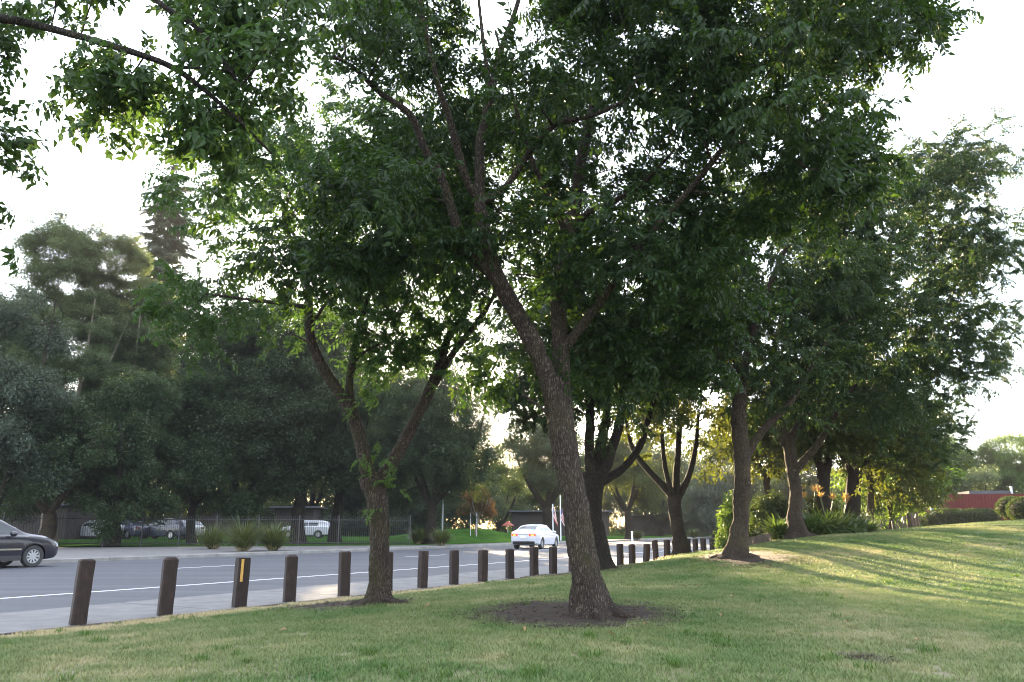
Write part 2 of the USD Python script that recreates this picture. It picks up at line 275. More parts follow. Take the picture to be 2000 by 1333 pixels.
plain('dead_leaf', (0.2, 0.12, 0.045), 0.7, var=0.4, scale=3.0)
plain('scar_wood', (0.3, 0.18, 0.09), 0.85, var=0.4, scale=20, bump=0.5, bscale=50)

# ------------------------------------------------------------------ ground heights
def road_pt(s, D, z=0.0): return ROAD_DIR * s + ROAD_N * D + np.array([0, 0, z])
def road_D(p): return np.asarray(p)[..., 0] * ROAD_N[0] + np.asarray(p)[..., 1] * ROAD_N[1]
D_BED, D_ASPH, D_EDGE, D_DASH, D_KERB = DB - 0.28, 12.85, 15.6, 22.3, 29.4
ctrl = [at(*c) for c in [(1165, 1207, 9.4), (735, 1184, 12), (1180, 1114, 19.5), (1325, 1087, 28), (1440, 1090, 18.5), (1555, 1053, 23.5), (1500, 1066, 22), (1640, 1047, 26), (1700, 1042, 30),
    (1850, 1030, 42), (2000, 1021, 50), (1750, 1040, 33), (2000, 1100, 17), (2000, 1200, 10), (1700, 1150, 13.2), (1600, 1250, 7.6), (2000, 1333, 5.2), (1000, 1333, 5.0), (500, 1333, 5.2), (0, 1333, 5.4), (1300, 1140, 14.5), (1000, 1170, 11.7),
    (1870, 1026, 54), (1400, 1175, 10.8)]]
for s in np.arange(-30, 110, 6): ctrl.append(road_pt(s, D_BED, 0.035)); ctrl.append(road_pt(s, D_BED + 4, 0.0))
ctrl += [np.array([0, 0, 0.1]), np.array([6, -5, 0.2]), np.array([-6, 0, 0.08]), np.array([20, 5, 0.5]), np.array([45, 40, 1.5]), np.array([30, 75, 1.3]), np.array([60, 80, 1.6]), np.array([40, 15, 1.0]), np.array([70, 10, 1.2]), np.array([18, 38, 1.0])]
ctrl = np.array(ctrl)
lawn_rbf = RBFInterpolator(ctrl[:, :2], ctrl[:, 2], kernel='thin_plate_spline', smoothing=0.02, neighbors=None)
def lawn_z(x, y):
    x, y = np.atleast_1d(np.asarray(x, float)), np.atleast_1d(np.asarray(y, float))
    z = lawn_rbf(np.stack([x.ravel(), y.ravel()], 1)).reshape(x.shape)
    D = x * ROAD_N[0] + y * ROAD_N[1]
    t = np.clip((D_BED - D) / 1.2, 0, 1)             # meets the concrete at its edge
    return z * t + 0.03 * (1 - t) + 0.02 * t * fbm(np.stack([x, y, 0 * x], -1) * 0.35, 2, 5)
mound_a, mound_b = at(915, 1040, 74), at(1320, 1040, 90)
def yard_z(x, y):
    x, y = np.asarray(x, float), np.asarray(y, float); D = x * ROAD_N[0] + y * ROAD_N[1]
    z = 0.14 + 0.012 * np.clip(D - 42, 0, 60)
    rise = np.clip((D - 33.5) / 7.0, 0, 1); rise = rise * rise * (3 - 2 * rise)
    z = z + rise * 1.0 * np.exp(-(((x - mound_a[0]) / 6.5) ** 2 + ((y - mound_a[1]) / 8.0) ** 2) ** 1.3)
    z = z + rise * 0.7 * np.exp(-(((x - mound_b[0]) / 12.0) ** 2 + ((y - mound_b[1]) / 6.0) ** 2) ** 1.3)
    return z

# ------------------------------------------------------------------ ground, road, pavements
gx, gy = np.meshgrid(np.linspace(-400, 400, 31), np.linspace(-150, 650, 31), indexing='ij')
obj('ground', up(grid_mesh(gx, gy, np.full_like(gx, -0.35))), 'ground_earth', kind='structure')
# lawn: rows along the road, from its edge back past the camera
sv = np.concatenate([np.arange(-25, 40, 0.4), np.arange(40, 121, 1.5)]); dv = np.concatenate([D_BED - np.arange(0, 1.5, 0.12), D_BED - np.arange(1.5, 14, 0.35), D_BED - np.arange(14, 75, 1.5)])
SS, DD = np.meshgrid(sv, dv, indexing='ij'); LX, LY = SS * ROAD_DIR[0] + DD * ROAD_N[0], SS * ROAD_DIR[1] + DD * ROAD_N[1]
obj('lawn', up(grid_mesh(LX, LY, lawn_z(LX, LY))), 'lawn_ground', smooth=True, kind='structure')
road_m = lambda s0, s1, d0, d1, z, n=2: up(grid_mesh(*[np.array([[road_pt(s, d, z)[k] for d in (d1, d0)] for s in np.linspace(s0, s1, n)]) for k in range(3)]))
road = obj('road', road_m(-80, 320, D_ASPH, D_KERB + 0.05, 0.0), 'asphalt', kind='structure')
obj('edge_line', road_m(-80, 320, D_EDGE - 0.07, D_EDGE + 0.08, 0.004), 'road_paint', road)
s_d = [road_pt(0, 0) @ ROAD_DIR]
dash_s = [float(on(px, py) @ ROAD_DIR) for px, py in [(357, 1106), (633, 1097), (828, 1087.5), (970, 1079)]]
for k in range(-2, 12):
    s0 = dash_s[0] + k * 12.2
    obj('lane_dash', road_m(s0 - 1.55, s0 + 1.55, D_DASH - 0.08, D_DASH + 0.08, 0.004), 'road_paint', road)
obj('asphalt_edge', road_m(-60, 200, D_ASPH - 0.06, D_ASPH + 0.03, 0.008), 'asphalt_lip', road)
obj('dirt_edge', road_m(-24, 70, D_BED - 0.16, D_BED + 0.035, 0.036, 60), 'soil', kind='structure')
pav = thing('pavement', None, None, kind='structure')
k = 0
for s in np.arange(-24, 96, 3.0):                  # the concrete strip the bollards stand on, slab by slab
    a, b = s + 0.008, s + 2.992
    v = np.array([road_pt(q, d, z) for z in (-0.1, 0.02 if 1 else 0) for q, d in ((a, D_BED - 0.02), (b, D_BED - 0.02), (b, D_ASPH - 0.03), (a, D_ASPH - 0.03))])
    v[4:, 2] += 0.003 * math.sin(k * 2.3); k += 1
    obj('slab', (v, np.array([[4, 5, 6, 7], [0, 3, 2, 1], [0, 1, 5, 4], [1, 2, 6, 5], [2, 3, 7, 6], [3, 0, 4, 7]])[:, ::-1]), 'concrete', pav)
kerb = thing('kerb', None, None, kind='structure')
for s in np.arange(-31, 140, 5.1):                 # the far kerb, stone by stone
    a, b = s + 0.012, s + 5.088
    prof = [(D_KERB, -0.1), (D_KERB + 0.02, 0.12), (D_KERB + 0.05, 0.145), (D_KERB + 0.2, 0.15), (D_KERB + 0.2, -0.1)]
    v = np.array([road_pt(q, d, z) for q in (a, b) for d, z in prof])
    n = 5; f = [[i, i + 1, n + i + 1] for i in range(n - 1)] + [[i, n + i + 1, n + i] for i in range(n - 1)] + [[0, 2, 1], [0, 3, 2], [0, 4, 3], [n, n + 1, n + 2], [n, n + 2, n + 3], [n, n + 3, n + 4]]
    obj('kerb_stone', (v, np.array(f)[:, ::-1]), 'concrete_kerb', kerb)
fence_px = [(-330, 1073.5), (0, 1070), (200, 1069), (420, 1068), (660, 1066.5), (800, 1065.5)]
fence_pts = [on(px, py, 0.145) for px, py in fence_px]
back = [p[:2] for p in fence_pts] + [on(880, 1064, 0.14)[:2], road_pt(110, D_KERB + 2.6)[:2], road_pt(160, D_KERB + 2.6)[:2]]
fs = [float(np.dot(p, ROAD_DIR[:2])) for p in back]; fd = [float(np.dot(p, ROAD_N[:2])) for p in back]
sv2 = np.linspace(-45, 160, 120); bd = np.interp(sv2, fs, fd)
rows = np.linspace(0, 1, 6); P = np.array([[road_pt(s, (D_KERB + 0.2) * (1 - t) + d * t, 0.146) for t in rows] for s, d in zip(sv2, bd)])
obj('pavement', up(grid_mesh(P[..., 0], P[..., 1], P[..., 2])), 'pavement_far', kind='structure')
tt = np.concatenate([np.linspace(0, 1, 70) ** 1.3 * 60, np.array([80, 120, 250])])
sv3 = np.concatenate([np.linspace(-160, -46, 20), sv2, np.linspace(162, 300, 15)]); bd3 = np.interp(sv3, fs, fd)
P = np.array([[road_pt(s, d - 0.02 + t) for t in tt] for s, d in zip(sv3, bd3)])
YZ = yard_z(P[..., 0], P[..., 1]) + 0.01
V, Fc = grid_mesh(P[..., 0], P[..., 1], YZ)
obj('grounds', up((V, Fc)), 'yard_grass', smooth=True, kind='structure')

# bare soil round the trunks: slightly domed sheets lying on the lawn
def soil_patch(px0, px1, py0, py1, seed, name='bare_soil'):
    c = on((px0 + px1) / 2, (py0 + py1) / 2, 0.2)
    for _ in range(6): c = on((px0 + px1) / 2, (py0 + py1) / 2, float(lawn_z(c[0], c[1])[0]))
    rx = (px1 - px0) / 2 * mpp(c[1]); ry = abs(on(1000, py0, c[2])[1] - on(1000, py1, c[2])[1]) / 2
    th = np.linspace(0, 2 * np.pi, 73)[:-1]; rr = np.linspace(0, 1, 14)
    w = 1 + 0.5 * fbm(np.stack([np.cos(th) * 1.3, np.sin(th) * 1.3, 0 * th + seed], -1), 3, seed)
    X = c[0] + rx * rr[:, None] * (w * np.cos(th))[None]; Y = c[1] + ry * rr[:, None] * (w * np.sin(th))[None]
    X, Y = np.c_[X, X[:, :1]], np.c_[Y, Y[:, :1]]
    Z = lawn_z(X, Y) + (0.010 + 0.014 * (1 - rr[:, None] ** 3)) + 0.014 * fbm(np.stack([X, Y, 0 * X], -1) * 4, 3, seed) - 0.05 * (rr[:, None] > 0.99)
    V, Fc = grid_mesh(X, Y, Z)
    obj(name, up((V, Fc)), 'soil', smooth=True, kind='structure')
    return c, rx, ry
soils = [soil_patch(915, 1320, 1176, 1226, 3), soil_patch(545, 800, 1170, 1196, 7), soil_patch(1350, 1540, 1080, 1096, 9), soil_patch(1520, 1650, 1046, 1055, 12), soil_patch(1030, 1240, 1110, 1127, 15), soil_patch(1660, 1730, 1278, 1302, 21)]

# ------------------------------------------------------------------ foliage building blocks
def leaf_arrays(n_pts, L, W, fold, curl, fine):
    if fine:
        v = np.array([[0, 0, 0], [0.33 * L, W / 2, fold], [0.33 * L, -W / 2, fold], [0.42 * L, 0, -0.0], [L, 0, -curl], [0.72 * L, 0.27 * W, fold * 0.4 - curl * 0.45], [0.72 * L, -0.27 * W, fold * 0.4 - curl * 0.45]])
        f = np.array([[0, 3, 1], [0, 2, 3], [1, 3, 5], [3, 4, 5], [2, 6, 3], [3, 6, 4]])
    else:
        v = np.array([[0, 0, 0], [0.45 * L, W / 2, fold], [0.45 * L, -W / 2, fold], [L, 0, -curl]]); f = np.array([[0, 3, 1], [0, 2, 3]])
    return v, f
def place_leaves(P, yaw, pitch, roll, size, L, W, fold, curl, fine):
    v, f = leaf_arrays(0, L, W, fold, curl, fine); M = euler_frames(yaw, pitch, roll); n = len(P)
    V = np.einsum('nij,kj->nki', M, v) * np.asarray(size)[:, None, None] + P[:, None]
    return V.reshape(-1, 3), (f[None] + (np.arange(n) * len(v))[:, None, None]).reshape(-1, 3)
def sprig_mesh(seed, n=42, length=0.42, L=0.085, W=0.034, fine=True, droop=0.5, twig=0.004):
    """A leafy twig along +x: alternate hanging leaves on a main shoot and a few side shoots."""
    r = np.random.default_rng(seed); P, yaw, parts = [], [], []
    shoots = [(np.array([0, 0, 0.0]), 0.0, length)] + [(np.array([length * r.uniform(0.1, 0.7), 0, 0]), r.choice([-1, 1]) * r.uniform(0.5, 1.1), length * r.uniform(0.4, 0.75)) for _ in range(4)]
    tot = sum(s[2] for s in shoots)
    for o, a, l in shoots:
        k = max(4, int(n * l / tot)); t = (np.arange(k) + 0.6) / k
        sag = -droop * 0.45 * l * t**2 + r.uniform(-0.06, 0.1)
        c = o + np.stack([np.cos(a) * t * l, np.sin(a) * t * l, sag * t], 1)
        if twig: parts.append(tube(np.vstack([o, c[::3], c[-1:]]), np.linspace(twig, twig * 0.4, len(c[::3]) + 2), 3, cap=False))
        P.append(c); yaw.append(a + np.where(np.arange(k) % 2, 1, -1) * r.uniform(0.5, 1.35, k))
    P, yaw = np.vstack(P), np.concatenate(yaw); k = len(P)
    parts.append(place_leaves(P, yaw, r.normal(-droop, 0.38, k), r.normal(0, 0.55, k), r.uniform(0.7, 1.25, k), L, W, W * 0.22, L * 0.16, fine))
    return cat_mesh(parts)
def clump_mesh(seed, n=110, R=0.7, L=0.16, W=0.085, flat=0.7, droop=0.3):
    """A loose tuft of leaves for trees too far away for twigs to show."""
    r = np.random.default_rng(seed); d = r.normal(size=(n, 3)); d /= np.linalg.norm(d, axis=1, keepdims=True)
    P = d * R * (r.uniform(0.05, 1, (n, 1)) ** 0.6) * np.array([1, 1, flat]) * (1 + 0.35 * fbm(d * 1.7 + seed, 2, seed))[:, None]
    return place_leaves(P, np.arctan2(d[:, 1], d[:, 0]) + r.normal(0, 0.8, n), r.normal(-droop, 0.5, n), r.normal(0, 0.7, n), r.uniform(0.6, 1.3, n), L, W, W * 0.15, L * 0.12, False)
def spray_mesh(seed, n=70, length=1.6):
    """A drooping conifer bough along +x with flat needle sprays."""
    r = np.random.default_rng(seed); t = np.sort(r.uniform(0.08, 1, n)); side = r.choice([-1, 1], n)
    c = np.stack([t * length, 0 * t, -0.25 * length * t**1.7 + 0.1 * t], 1); wid = (1 - 0.75 * t) * length * 0.42
    M = place_leaves(c, side * r.uniform(0.35, 1.0, n), r.normal(-0.35, 0.25, n), r.normal(0, 0.4, n), wid * r.uniform(0.6, 1.2, n) / 0.3, 0.3, 0.055, 0.008, 0.05, False)
    return cat_mesh([M, tube(c[:: max(1, n // 6)], np.linspace(0.03, 0.006, len(c[:: max(1, n // 6)])), 3, cap=False)])

def crown_from_outline(outlines, seed, per_m3_px, sprigs=9, rc=0.28, clump_noise=0.0):
    """outlines: [(photo polygon, depth, half depth, clusters, holes)]: sprigs filling a crown as deep as it is wide."""
    r = np.random.default_rng(seed); C = []
    for poly, Yc, Yr, n, *rest in outlines:
        pg = sg.Polygon(poly).buffer(0)
        for h in (rest[0] if rest else []): pg = pg.difference(sg.Polygon(h).buffer(0))
        x0, y0, x1, y1 = pg.bounds; got = 0; shapely.prepare(pg); bd = pg.boundary; R = 0.25 * math.sqrt(pg.area)
        while got < n:
            q = r.uniform((x0, y0), (x1, y1), (4 * n, 2)); q = q[shapely.contains_xy(pg, q[:, 0], q[:, 1])]
            dist = shapely.distance(shapely.points(q), bd); u = r.uniform(-1, 1, len(q))
            dep = Yc + Yr * u * np.sqrt(np.clip(dist / R, 0.12, 1)); w = np.array([at(a, b, c) for (a, b), c in zip(q, dep)])
            if clump_noise:
                keep = fbm(w * clump_noise, 2, seed) > -0.12; w = w[keep]
            w = w[: n - got]; got += len(w); C.append(w)
    return np.vstack(C)
def clear_limbs(C, limbs, wide, ahead=0.35):
    """Keeps leaf clusters off the front of the limbs: a shaded crown is bare along its boughs."""
    pts = np.vstack([catmull(np.array(l, float)[:, :3], 40) for l in limbs]); d = C - np.array([0, 0, CAM_Z])
    dep = d[:, 1] * cp + d[:, 2] * sp; px = 1000 + F * d[:, 0] / dep; py = 666.5 - F * (-d[:, 1] * sp + d[:, 2] * cp) / dep
    dist, i = cKDTree(pts[:, :2]).query(np.stack([px, py], 1)); return C[~((dist < wide) & (C[:, 1] < pts[i, 2] + ahead))]
def sprigs_round(C, seed, k, rc, n_protos, smin=0.75, smax=1.25, droop=-0.25, out_from=None, squash=0.75):
    r = np.random.default_rng(seed); n = len(C) * k
    off = r.normal(size=(n, 3)) * rc * np.array([1, 1, squash]); P = np.repeat(C, k, 0) + off
    yaw = np.arctan2(off[:, 1], off[:, 0]) + r.normal(0, 0.7, n)
    M = euler_frames(yaw, r.normal(droop, 0.55, n), r.normal(0, 0.6, n))
    return P, M, r.uniform(smin * 0.9, smax * 1.08, n), r.integers(0, n_protos, n)

def px_path(pts):                                   # [(px, py, Y, width in photo pixels)] -> points and radii
    return np.array([at(a, b, c) for a, b, c, w in pts]), np.array([w / 2 * mpp(c) for a, b, c, w in pts])
def limb_tube(pts, sides, step, rough, freq, seed, flare=None, world=False):
    P, R = px_path(pts) if not world else pts
    L = np.linalg.norm(np.diff(P, axis=0), axis=1).sum(); n = max(4, int(L / step) + 1)
    PP = catmull(P, n); RR = np.interp(np.linspace(0, len(P) - 1, n), np.arange(len(P)), R)
    w = 0.35 * RR[:, None] * np.stack([fbm(np.c_[PP[:, 2] * 1.3, 0 * RR + seed, 0 * RR], 2, seed), fbm(np.c_[PP[:, 2] * 1.3, 0 * RR + seed + 9, 0 * RR], 2, seed + 3), 0 * RR], 1)
    t = np.linspace(0, 1, n)[:, None]; PP = PP + w * np.minimum(1, 4 * t)
    return tube(PP, RR, sides, rough, freq, seed, flare=flare), PP, RR
def root_flare(z0, amount, h, lobes, seed):
    def f(P, th):
        dz = np.clip((P[:, 2] - z0) / h, 0, 6)[:, None]
        return 1 + amount * np.exp(-dz * 1.6) * (1 + 0.45 * np.sin(lobes * th + seed)[None] + 0.25 * np.sin(2 * lobes * th + 2 * seed)[None]) + 0.05 * np.sin(3 * th + seed)[None]
    return f
def branches_to(C, SP, SR, seed, every=1, r0=0.022, r1=0.005):
    """Thin boughs from the nearest limb to the leaf clusters C."""
    r = np.random.default_rng(seed); tree, out = cKDTree(SP), []
    order = np.argsort(tree.query(C)[0]); pts, rad = [SP], [SR]
    nodes, nr = SP.copy(), SR.copy()
    C = C[order][::every]
    grown_p, grown_r = [nodes], [nr]
    kd = cKDTree(nodes)
    for b in range(0, len(C), 25):
        new_p, new_r = [], []
        for c in C[b: b + 25]:
            dist, i = kd.query(c + np.array([0, 0, -0.25])); a, ra = nodes[i], nr[i]
            if dist < 0.12: continue
            m = (a + c) / 2 + r.normal(0, 0.07, 3) * dist + np.array([0, 0, 0.12 * dist]); n = max(4, int(dist / 0.25) + 2)
            t = np.linspace(0, 1, n)[:, None]; P = a * (1 - t) ** 2 + 2 * m * t * (1 - t) + c * t**2
            P[1:-1] += r.normal(0, 0.015, (n - 2, 3)) * min(1, dist)
            q0 = min(ra * 0.6, r0 * (0.5 + 0.5 * min(1.5, dist))); R = np.linspace(q0, r1, n)
            out.append(tube(P, R, 5 if q0 > 0.012 else 4, cap=False)); new_p.append(P[1:]); new_r.append(R[1:])
        if new_p:
            nodes = np.vstack([nodes] + new_p); nr = np.concatenate([nr] + new_r); kd = cKDTree(nodes)
    return cat_mesh(out)

def row_tree(name, label, trunk, limbs, outlines, leaf, seed, bark='bark', group=None, sprig_k=9, rc=0.28, protos=None, every=1, sides=28, flare=(0.5, 0.35), roots=0, step=0.06, rough=0.16, extra=None, bough=0.022, droop=-0.25, clear=0, ahead=0.35):
    """A park tree: trunk and limbs along photo paths placed at their own depths, boughs, and a crown of leafy twigs."""
    base = at(*trunk[0][:3]); z0 = float(lawn_z(base[0], base[1])[0])
    t = thing(name, label, 'tree', (0, 0, 0), 0, group)
    tr, TP, TR = limb_tube(trunk, sides, step, rough, 9.0, seed, root_flare(z0, flare[0], flare[1], 5, seed))
    obj('trunk', tr, bark, t, smooth=True)
    SP, SR = [TP[len(TP) // 2:]], [TR[len(TP) // 2:]]
    for k, l in enumerate(limbs):
        m, P, R = limb_tube(l, max(7, sides // 2), step * 1.3, rough, 9.0, seed + 11 * k + 1); obj('limb', m, bark, t, smooth=True); SP.append(P[2:]); SR.append(R[2:])
    rr = np.random.default_rng(seed)
    for k in range(roots):
        a = 2 * math.pi * k / roots + rr.uniform(-0.4, 0.4); L = rr.uniform(0.25, 0.7); q = np.linspace(0.12, 1, 9)
        x = base[0] + np.cos(a + 0.5 * q * rr.uniform(-1, 1)) * q * (L + TR[0]); y = base[1] + np.sin(a + 0.5 * q * rr.uniform(-1, 1)) * q * (L + TR[0])
        z = lawn_z(x, y) + 0.075 * (1 - q) ** 1.6 + 0.02 * np.sin(q * 9 + k) * (1 - q) - 0.05 * q**2
        obj('root', tube(np.stack([x, y, z], 1), TR[0] * (0.36 - 0.3 * q), 9, 0.45, 16, seed + k), 'root_bark', t, smooth=True)
    SP, SR = np.vstack(SP), np.concatenate(SR)
    C = crown_from_outline(outlines, seed, 0)
    if clear: C = clear_limbs(C, [trunk] + limbs, clear, ahead)
    obj('boughs', branches_to(C, SP, SR, seed + 5, every, bough), bark, t, kind='stuff')
    P, M, S, I = sprigs_round(C, seed + 3, sprig_k, rc, len(protos), droop=droop)
    if extra is not None: P, M, S, I = [np.concatenate([a, b]) for a, b in zip((P, M, S, I), extra)]
    return t, instancer(t, 'crown', protos, P, M, S, I), C

def single_leaves(t, C, leaf, n, seed, L, W):
    """The leaves nearest the eye, each a mesh of its own."""
    r = np.random.default_rng(seed); d = C - np.array([0, 0, CAM_Z]); px = d[:, 0] / d[:, 1]; ok = C[(np.abs(px) < 0.62) & (d[:, 2] / d[:, 1] < 0.75)]; near = ok[np.argsort(ok[:, 1])[:max(20, len(ok) // 3)]]
    for k in range(n):
        c = near[k % len(near)] + r.normal(0, 0.17, 3) + np.array([0, -0.12, -0.05]); v, f = place_leaves(np.zeros((1, 3)), r.uniform(0, 6.3, 1), r.normal(-0.6, 0.4, 1), r.normal(0, 0.5, 1), r.uniform(0.8, 1.25, 1), L, W, W * 0.2, L * 0.16, True)
        obj('leaf', (v + c, f), leaf, t)
near_sprig = lambda lf: [(sprig_mesh(k, 62, 0.44, 0.076, 0.033, True, 0.6), lf) for k in range(6)]
mid_sprig = lambda lf: [(sprig_mesh(20 + k, 84, 0.58, 0.092, 0.043, False, 0.6, 0.006), lf) for k in range(5)]

# ------------------------------------------------------------------ the row of trees on the lawn
main_trunk = [(1166, 1235, 9.4, 68), (1152, 1185, 9.4, 60), (1140, 1120, 9.4, 53), (1131, 1040, 9.4, 48), (1118, 950, 9.4, 46), (1105, 860, 9.4, 47), (1094, 790, 9.4, 52), (1085, 740, 9.4, 50)]
thin = lambda limbs, k: [[(a, b, c, w * k) for a, b, c, w in l] for l in limbs]
main_limbs = thin([
    [(1092, 790, 9.4, 52), (1068, 735, 9.35, 44), (1035, 660, 9.25, 41), (1003, 600, 9.15, 39), (975, 545, 9.05, 36), (955, 480, 8.95, 32), (943, 430, 8.9, 28), (937, 385, 8.85, 25), (937, 290, 8.8, 22), (946, 235, 8.7, 20), (960, 180, 8.6, 18), (972, 115, 8.5, 15), (998, 45, 8.4, 12), (1018, -15, 8.3, 10)],
    [(1090, 800, 9.45, 46), (1098, 740, 9.5, 40), (1096, 660, 9.6, 36), (1094, 590, 9.7, 35), (1100, 520, 9.8, 34), (1112, 450, 9.9, 32), (1126, 385, 10.0, 28), (1134, 310, 10.1, 25), (1148, 255, 10.2, 22), (1165, 170, 10.2, 16), (1180, 90, 10.2, 11)],
    [(985, 570, 9.1, 30), (955, 530, 9.0, 28), (925, 500, 8.9, 26), (895, 440, 8.8, 23), (862, 350, 8.6, 20), (828, 290, 8.4, 18), (800, 225, 8.2, 16), (740, 180, 8.0, 13), (690, 132, 7.8, 10), (650, 110, 7.6, 7)],
    [(940, 400, 8.9, 22), (908, 345, 8.7, 19), (878, 235, 8.4, 17), (858, 175, 8.2, 14), (838, 90, 8.0, 11), (818, -10, 7.8, 9)],
    [(942, 395, 8.9, 18), (985, 368, 8.8, 16), (1035, 297, 8.6, 14), (1082, 246, 8.4, 13), (1157, 226, 8.2, 10), (1215, 200, 8.0, 7)],
    [(1096, 690, 9.55, 24), (1150, 620, 9.3, 20), (1200, 553, 9.0, 17), (1272, 455, 8.7, 15), (1345, 372, 8.4, 14), (1414, 285, 8.1, 12), (1440, 240, 7.9, 9), (1480, 170, 7.7, 7)],
    [(1400, 300, 8.15, 9), (1445, 278, 8.0, 8), (1510, 290, 7.9, 7), (1580, 330, 7.8, 4)],
    [(1112, 455, 9.9, 18), (1150, 415, 9.7, 14), (1215, 385, 9.4, 12), (1265, 350, 9.2, 9), (1320, 290, 9.0, 6)],
    [(960, 185, 8.6, 12), (945, 90, 8.4, 9), (935, -5, 8.3, 7)],
    [(1110, 470, 9.85, 14), (1078, 395, 9.6, 12), (1045, 330, 9.4, 11), (1016, 245, 9.2, 9), (992, 150, 9.1, 7), (968, 60, 9.0, 5)],
    [(1090, 830, 9.5, 12), (1060, 800, 9.3, 7), (1020, 770, 9.2, 4)]], 0.86)
M1 = [(600, -60), (680, -210), (850, -190), (865, 40), (885, 125), (940, 225), (955, 330), (945, 430), (920, 460), (850, 500), (760, 515), (690, 530), (620, 510), (550, 545), (505, 530), (500, 480), (540, 435), (620, 395), (710, 335), (740, 270), (780, 240), (740, 185), (680, 100), (640, 60)]
M2 = [(1075, -60), (1150, -220), (1500, -260), (1680, -180), (1775, -60), (1770, 40), (1755, 95), (1740, 150), (1715, 200), (1720, 250), (1685, 310), (1665, 370), (1640, 350), (1640, 400), (1590, 360), (1540, 395), (1450, 420), (1400, 470), (1390, 540), (1330, 560), (1290, 520), (1180, 560), (1110, 540), (990, 470), (965, 370), (960, 250), (1010, 200), (1040, 110)]
M3 = [(985, 640), (1010, 650), (1068, 720), (1080, 790), (1040, 800), (1000, 775), (978, 700)]
M4 = [(1100, 520), (1180, 540), (1330, 560), (1420, 560), (1390, 660), (1340, 715), (1260, 740), (1150, 760), (1120, 700)]
M5 = [(930, 470), (1050, 480), (1080, 560), (1060, 640), (1000, 560), (940, 540)]
M6 = [(850, 250), (960, 170), (1060, 130), (1160, 190), (1200, 480), (1110, 560), (1010, 480), (985, 600), (900, 590), (870, 420)]
M_holes = [[(860, 60), (900, 50), (960, 10), (950, 110), (900, 150)], [(1130, 360), (1180, 350), (1170, 420), (1130, 430)], [(1240, 30), (1300, 40), (1280, 90), (1230, 70)], [(1300, 420), (1370, 400), (1330, 470)], [(1430, 300), (1520, 330), (1450, 380)]]
near_proto = near_sprig('leaf_main')
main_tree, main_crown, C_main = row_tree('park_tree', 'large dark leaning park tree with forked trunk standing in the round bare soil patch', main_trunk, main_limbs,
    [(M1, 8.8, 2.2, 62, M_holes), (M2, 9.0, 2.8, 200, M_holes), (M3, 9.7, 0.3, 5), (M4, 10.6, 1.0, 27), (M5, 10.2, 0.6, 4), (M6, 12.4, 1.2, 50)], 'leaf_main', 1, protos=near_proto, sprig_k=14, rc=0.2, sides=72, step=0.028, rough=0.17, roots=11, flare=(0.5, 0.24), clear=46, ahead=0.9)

single_leaves(main_tree, C_main, 'leaf_main', 260, 91, 0.08, 0.034)
left_trunk = [(738, 1205, 12, 50), (738, 1165, 12, 41), (740, 1100, 12, 36), (740, 1040, 12, 35), (736, 985, 12, 37), (729, 950, 12, 42), (724, 930, 12, 40)]
left_limbs = [
    [(726, 950, 12, 36), (712, 900, 11.95, 30), (700, 840, 11.9, 29), (682, 795, 11.85, 28), (652, 752, 11.8, 26), (626, 710, 11.7, 24), (606, 660, 11.6, 22), (604, 610, 11.5, 20), (604, 570, 11.4, 17), (594, 535, 11.3, 13), (582, 505, 11.2, 9), (560, 440, 11.0, 5)],
    [(730, 955, 12.05, 34), (752, 925, 12.1, 30), (785, 870, 12.2, 27), (822, 800, 12.3, 25), (846, 752, 12.4, 24), (862, 700, 12.5, 20), (880, 650, 12.5, 18), (908, 610, 12.6, 15), (918, 560, 12.6, 12), (915, 500, 12.6, 9), (925, 420, 12.6, 5)],
    [(840, 765, 12.35, 18), (870, 715, 12.2, 16), (905, 665, 12.1, 14), (945, 610, 12.0, 12), (975, 560, 12.0, 8)],
    [(690, 810, 11.85, 19), (682, 760, 12.0, 18), (686, 715, 12.1, 17), (700, 650, 12.3, 15), (714, 600, 12.4, 12), (735, 540, 12.5, 8), (790, 480, 12.6, 5)],
    [(606, 640, 11.6, 9), (640, 590, 11.4, 7), (700, 560, 11.3, 4)],
    [(600, 600, 11.5, 10), (520, 590, 11.3, 8), (445, 580, 11.1, 6), (400, 575, 11.0, 4)]]
L1 = [(385, 345), (440, 310), (520, 220), (600, 210), (700, 195), (790, 235), (860, 300), (950, 430), (985, 560), (975, 640), (900, 640), (850, 600), (790, 620), (800, 670), (740, 640), (690, 690), (640, 620), (600, 650), (560, 695), (520, 640), (480, 590), (450, 630), (425, 675), (385, 695), (355, 670), (345, 610), (385, 545), (400, 460), (375, 400)]
L2 = [(735, 580), (790, 560), (890, 590), (900, 680), (870, 780), (838, 775), (830, 700), (760, 720), (700, 710)]
L_holes = [[(470, 390), (570, 400), (640, 470), (640, 590), (590, 600), (560, 540), (480, 560), (455, 480)], [(690, 610), (740, 610), (790, 640), (760, 700), (700, 710)], [(880, 520), (920, 530), (915, 600), (880, 580)], [(610, 500), (680, 490), (670, 560), (620, 580)]]
left_proto = near_sprig('leaf_left')
left_tree, left_crown, C_left = row_tree('park_tree', 'slender fresh green park tree with wide Y fork nearest the bollards', left_trunk, thin(left_limbs, 0.84), [(L1, 11.9, 2.2, 108, L_holes), (L2, 12.5, 0.8, 16)], 'leaf_left', 2, protos=left_proto, sprig_k=11, rc=0.22, sides=48, step=0.04, roots=9, flare=(0.35, 0.22), clear=24, )
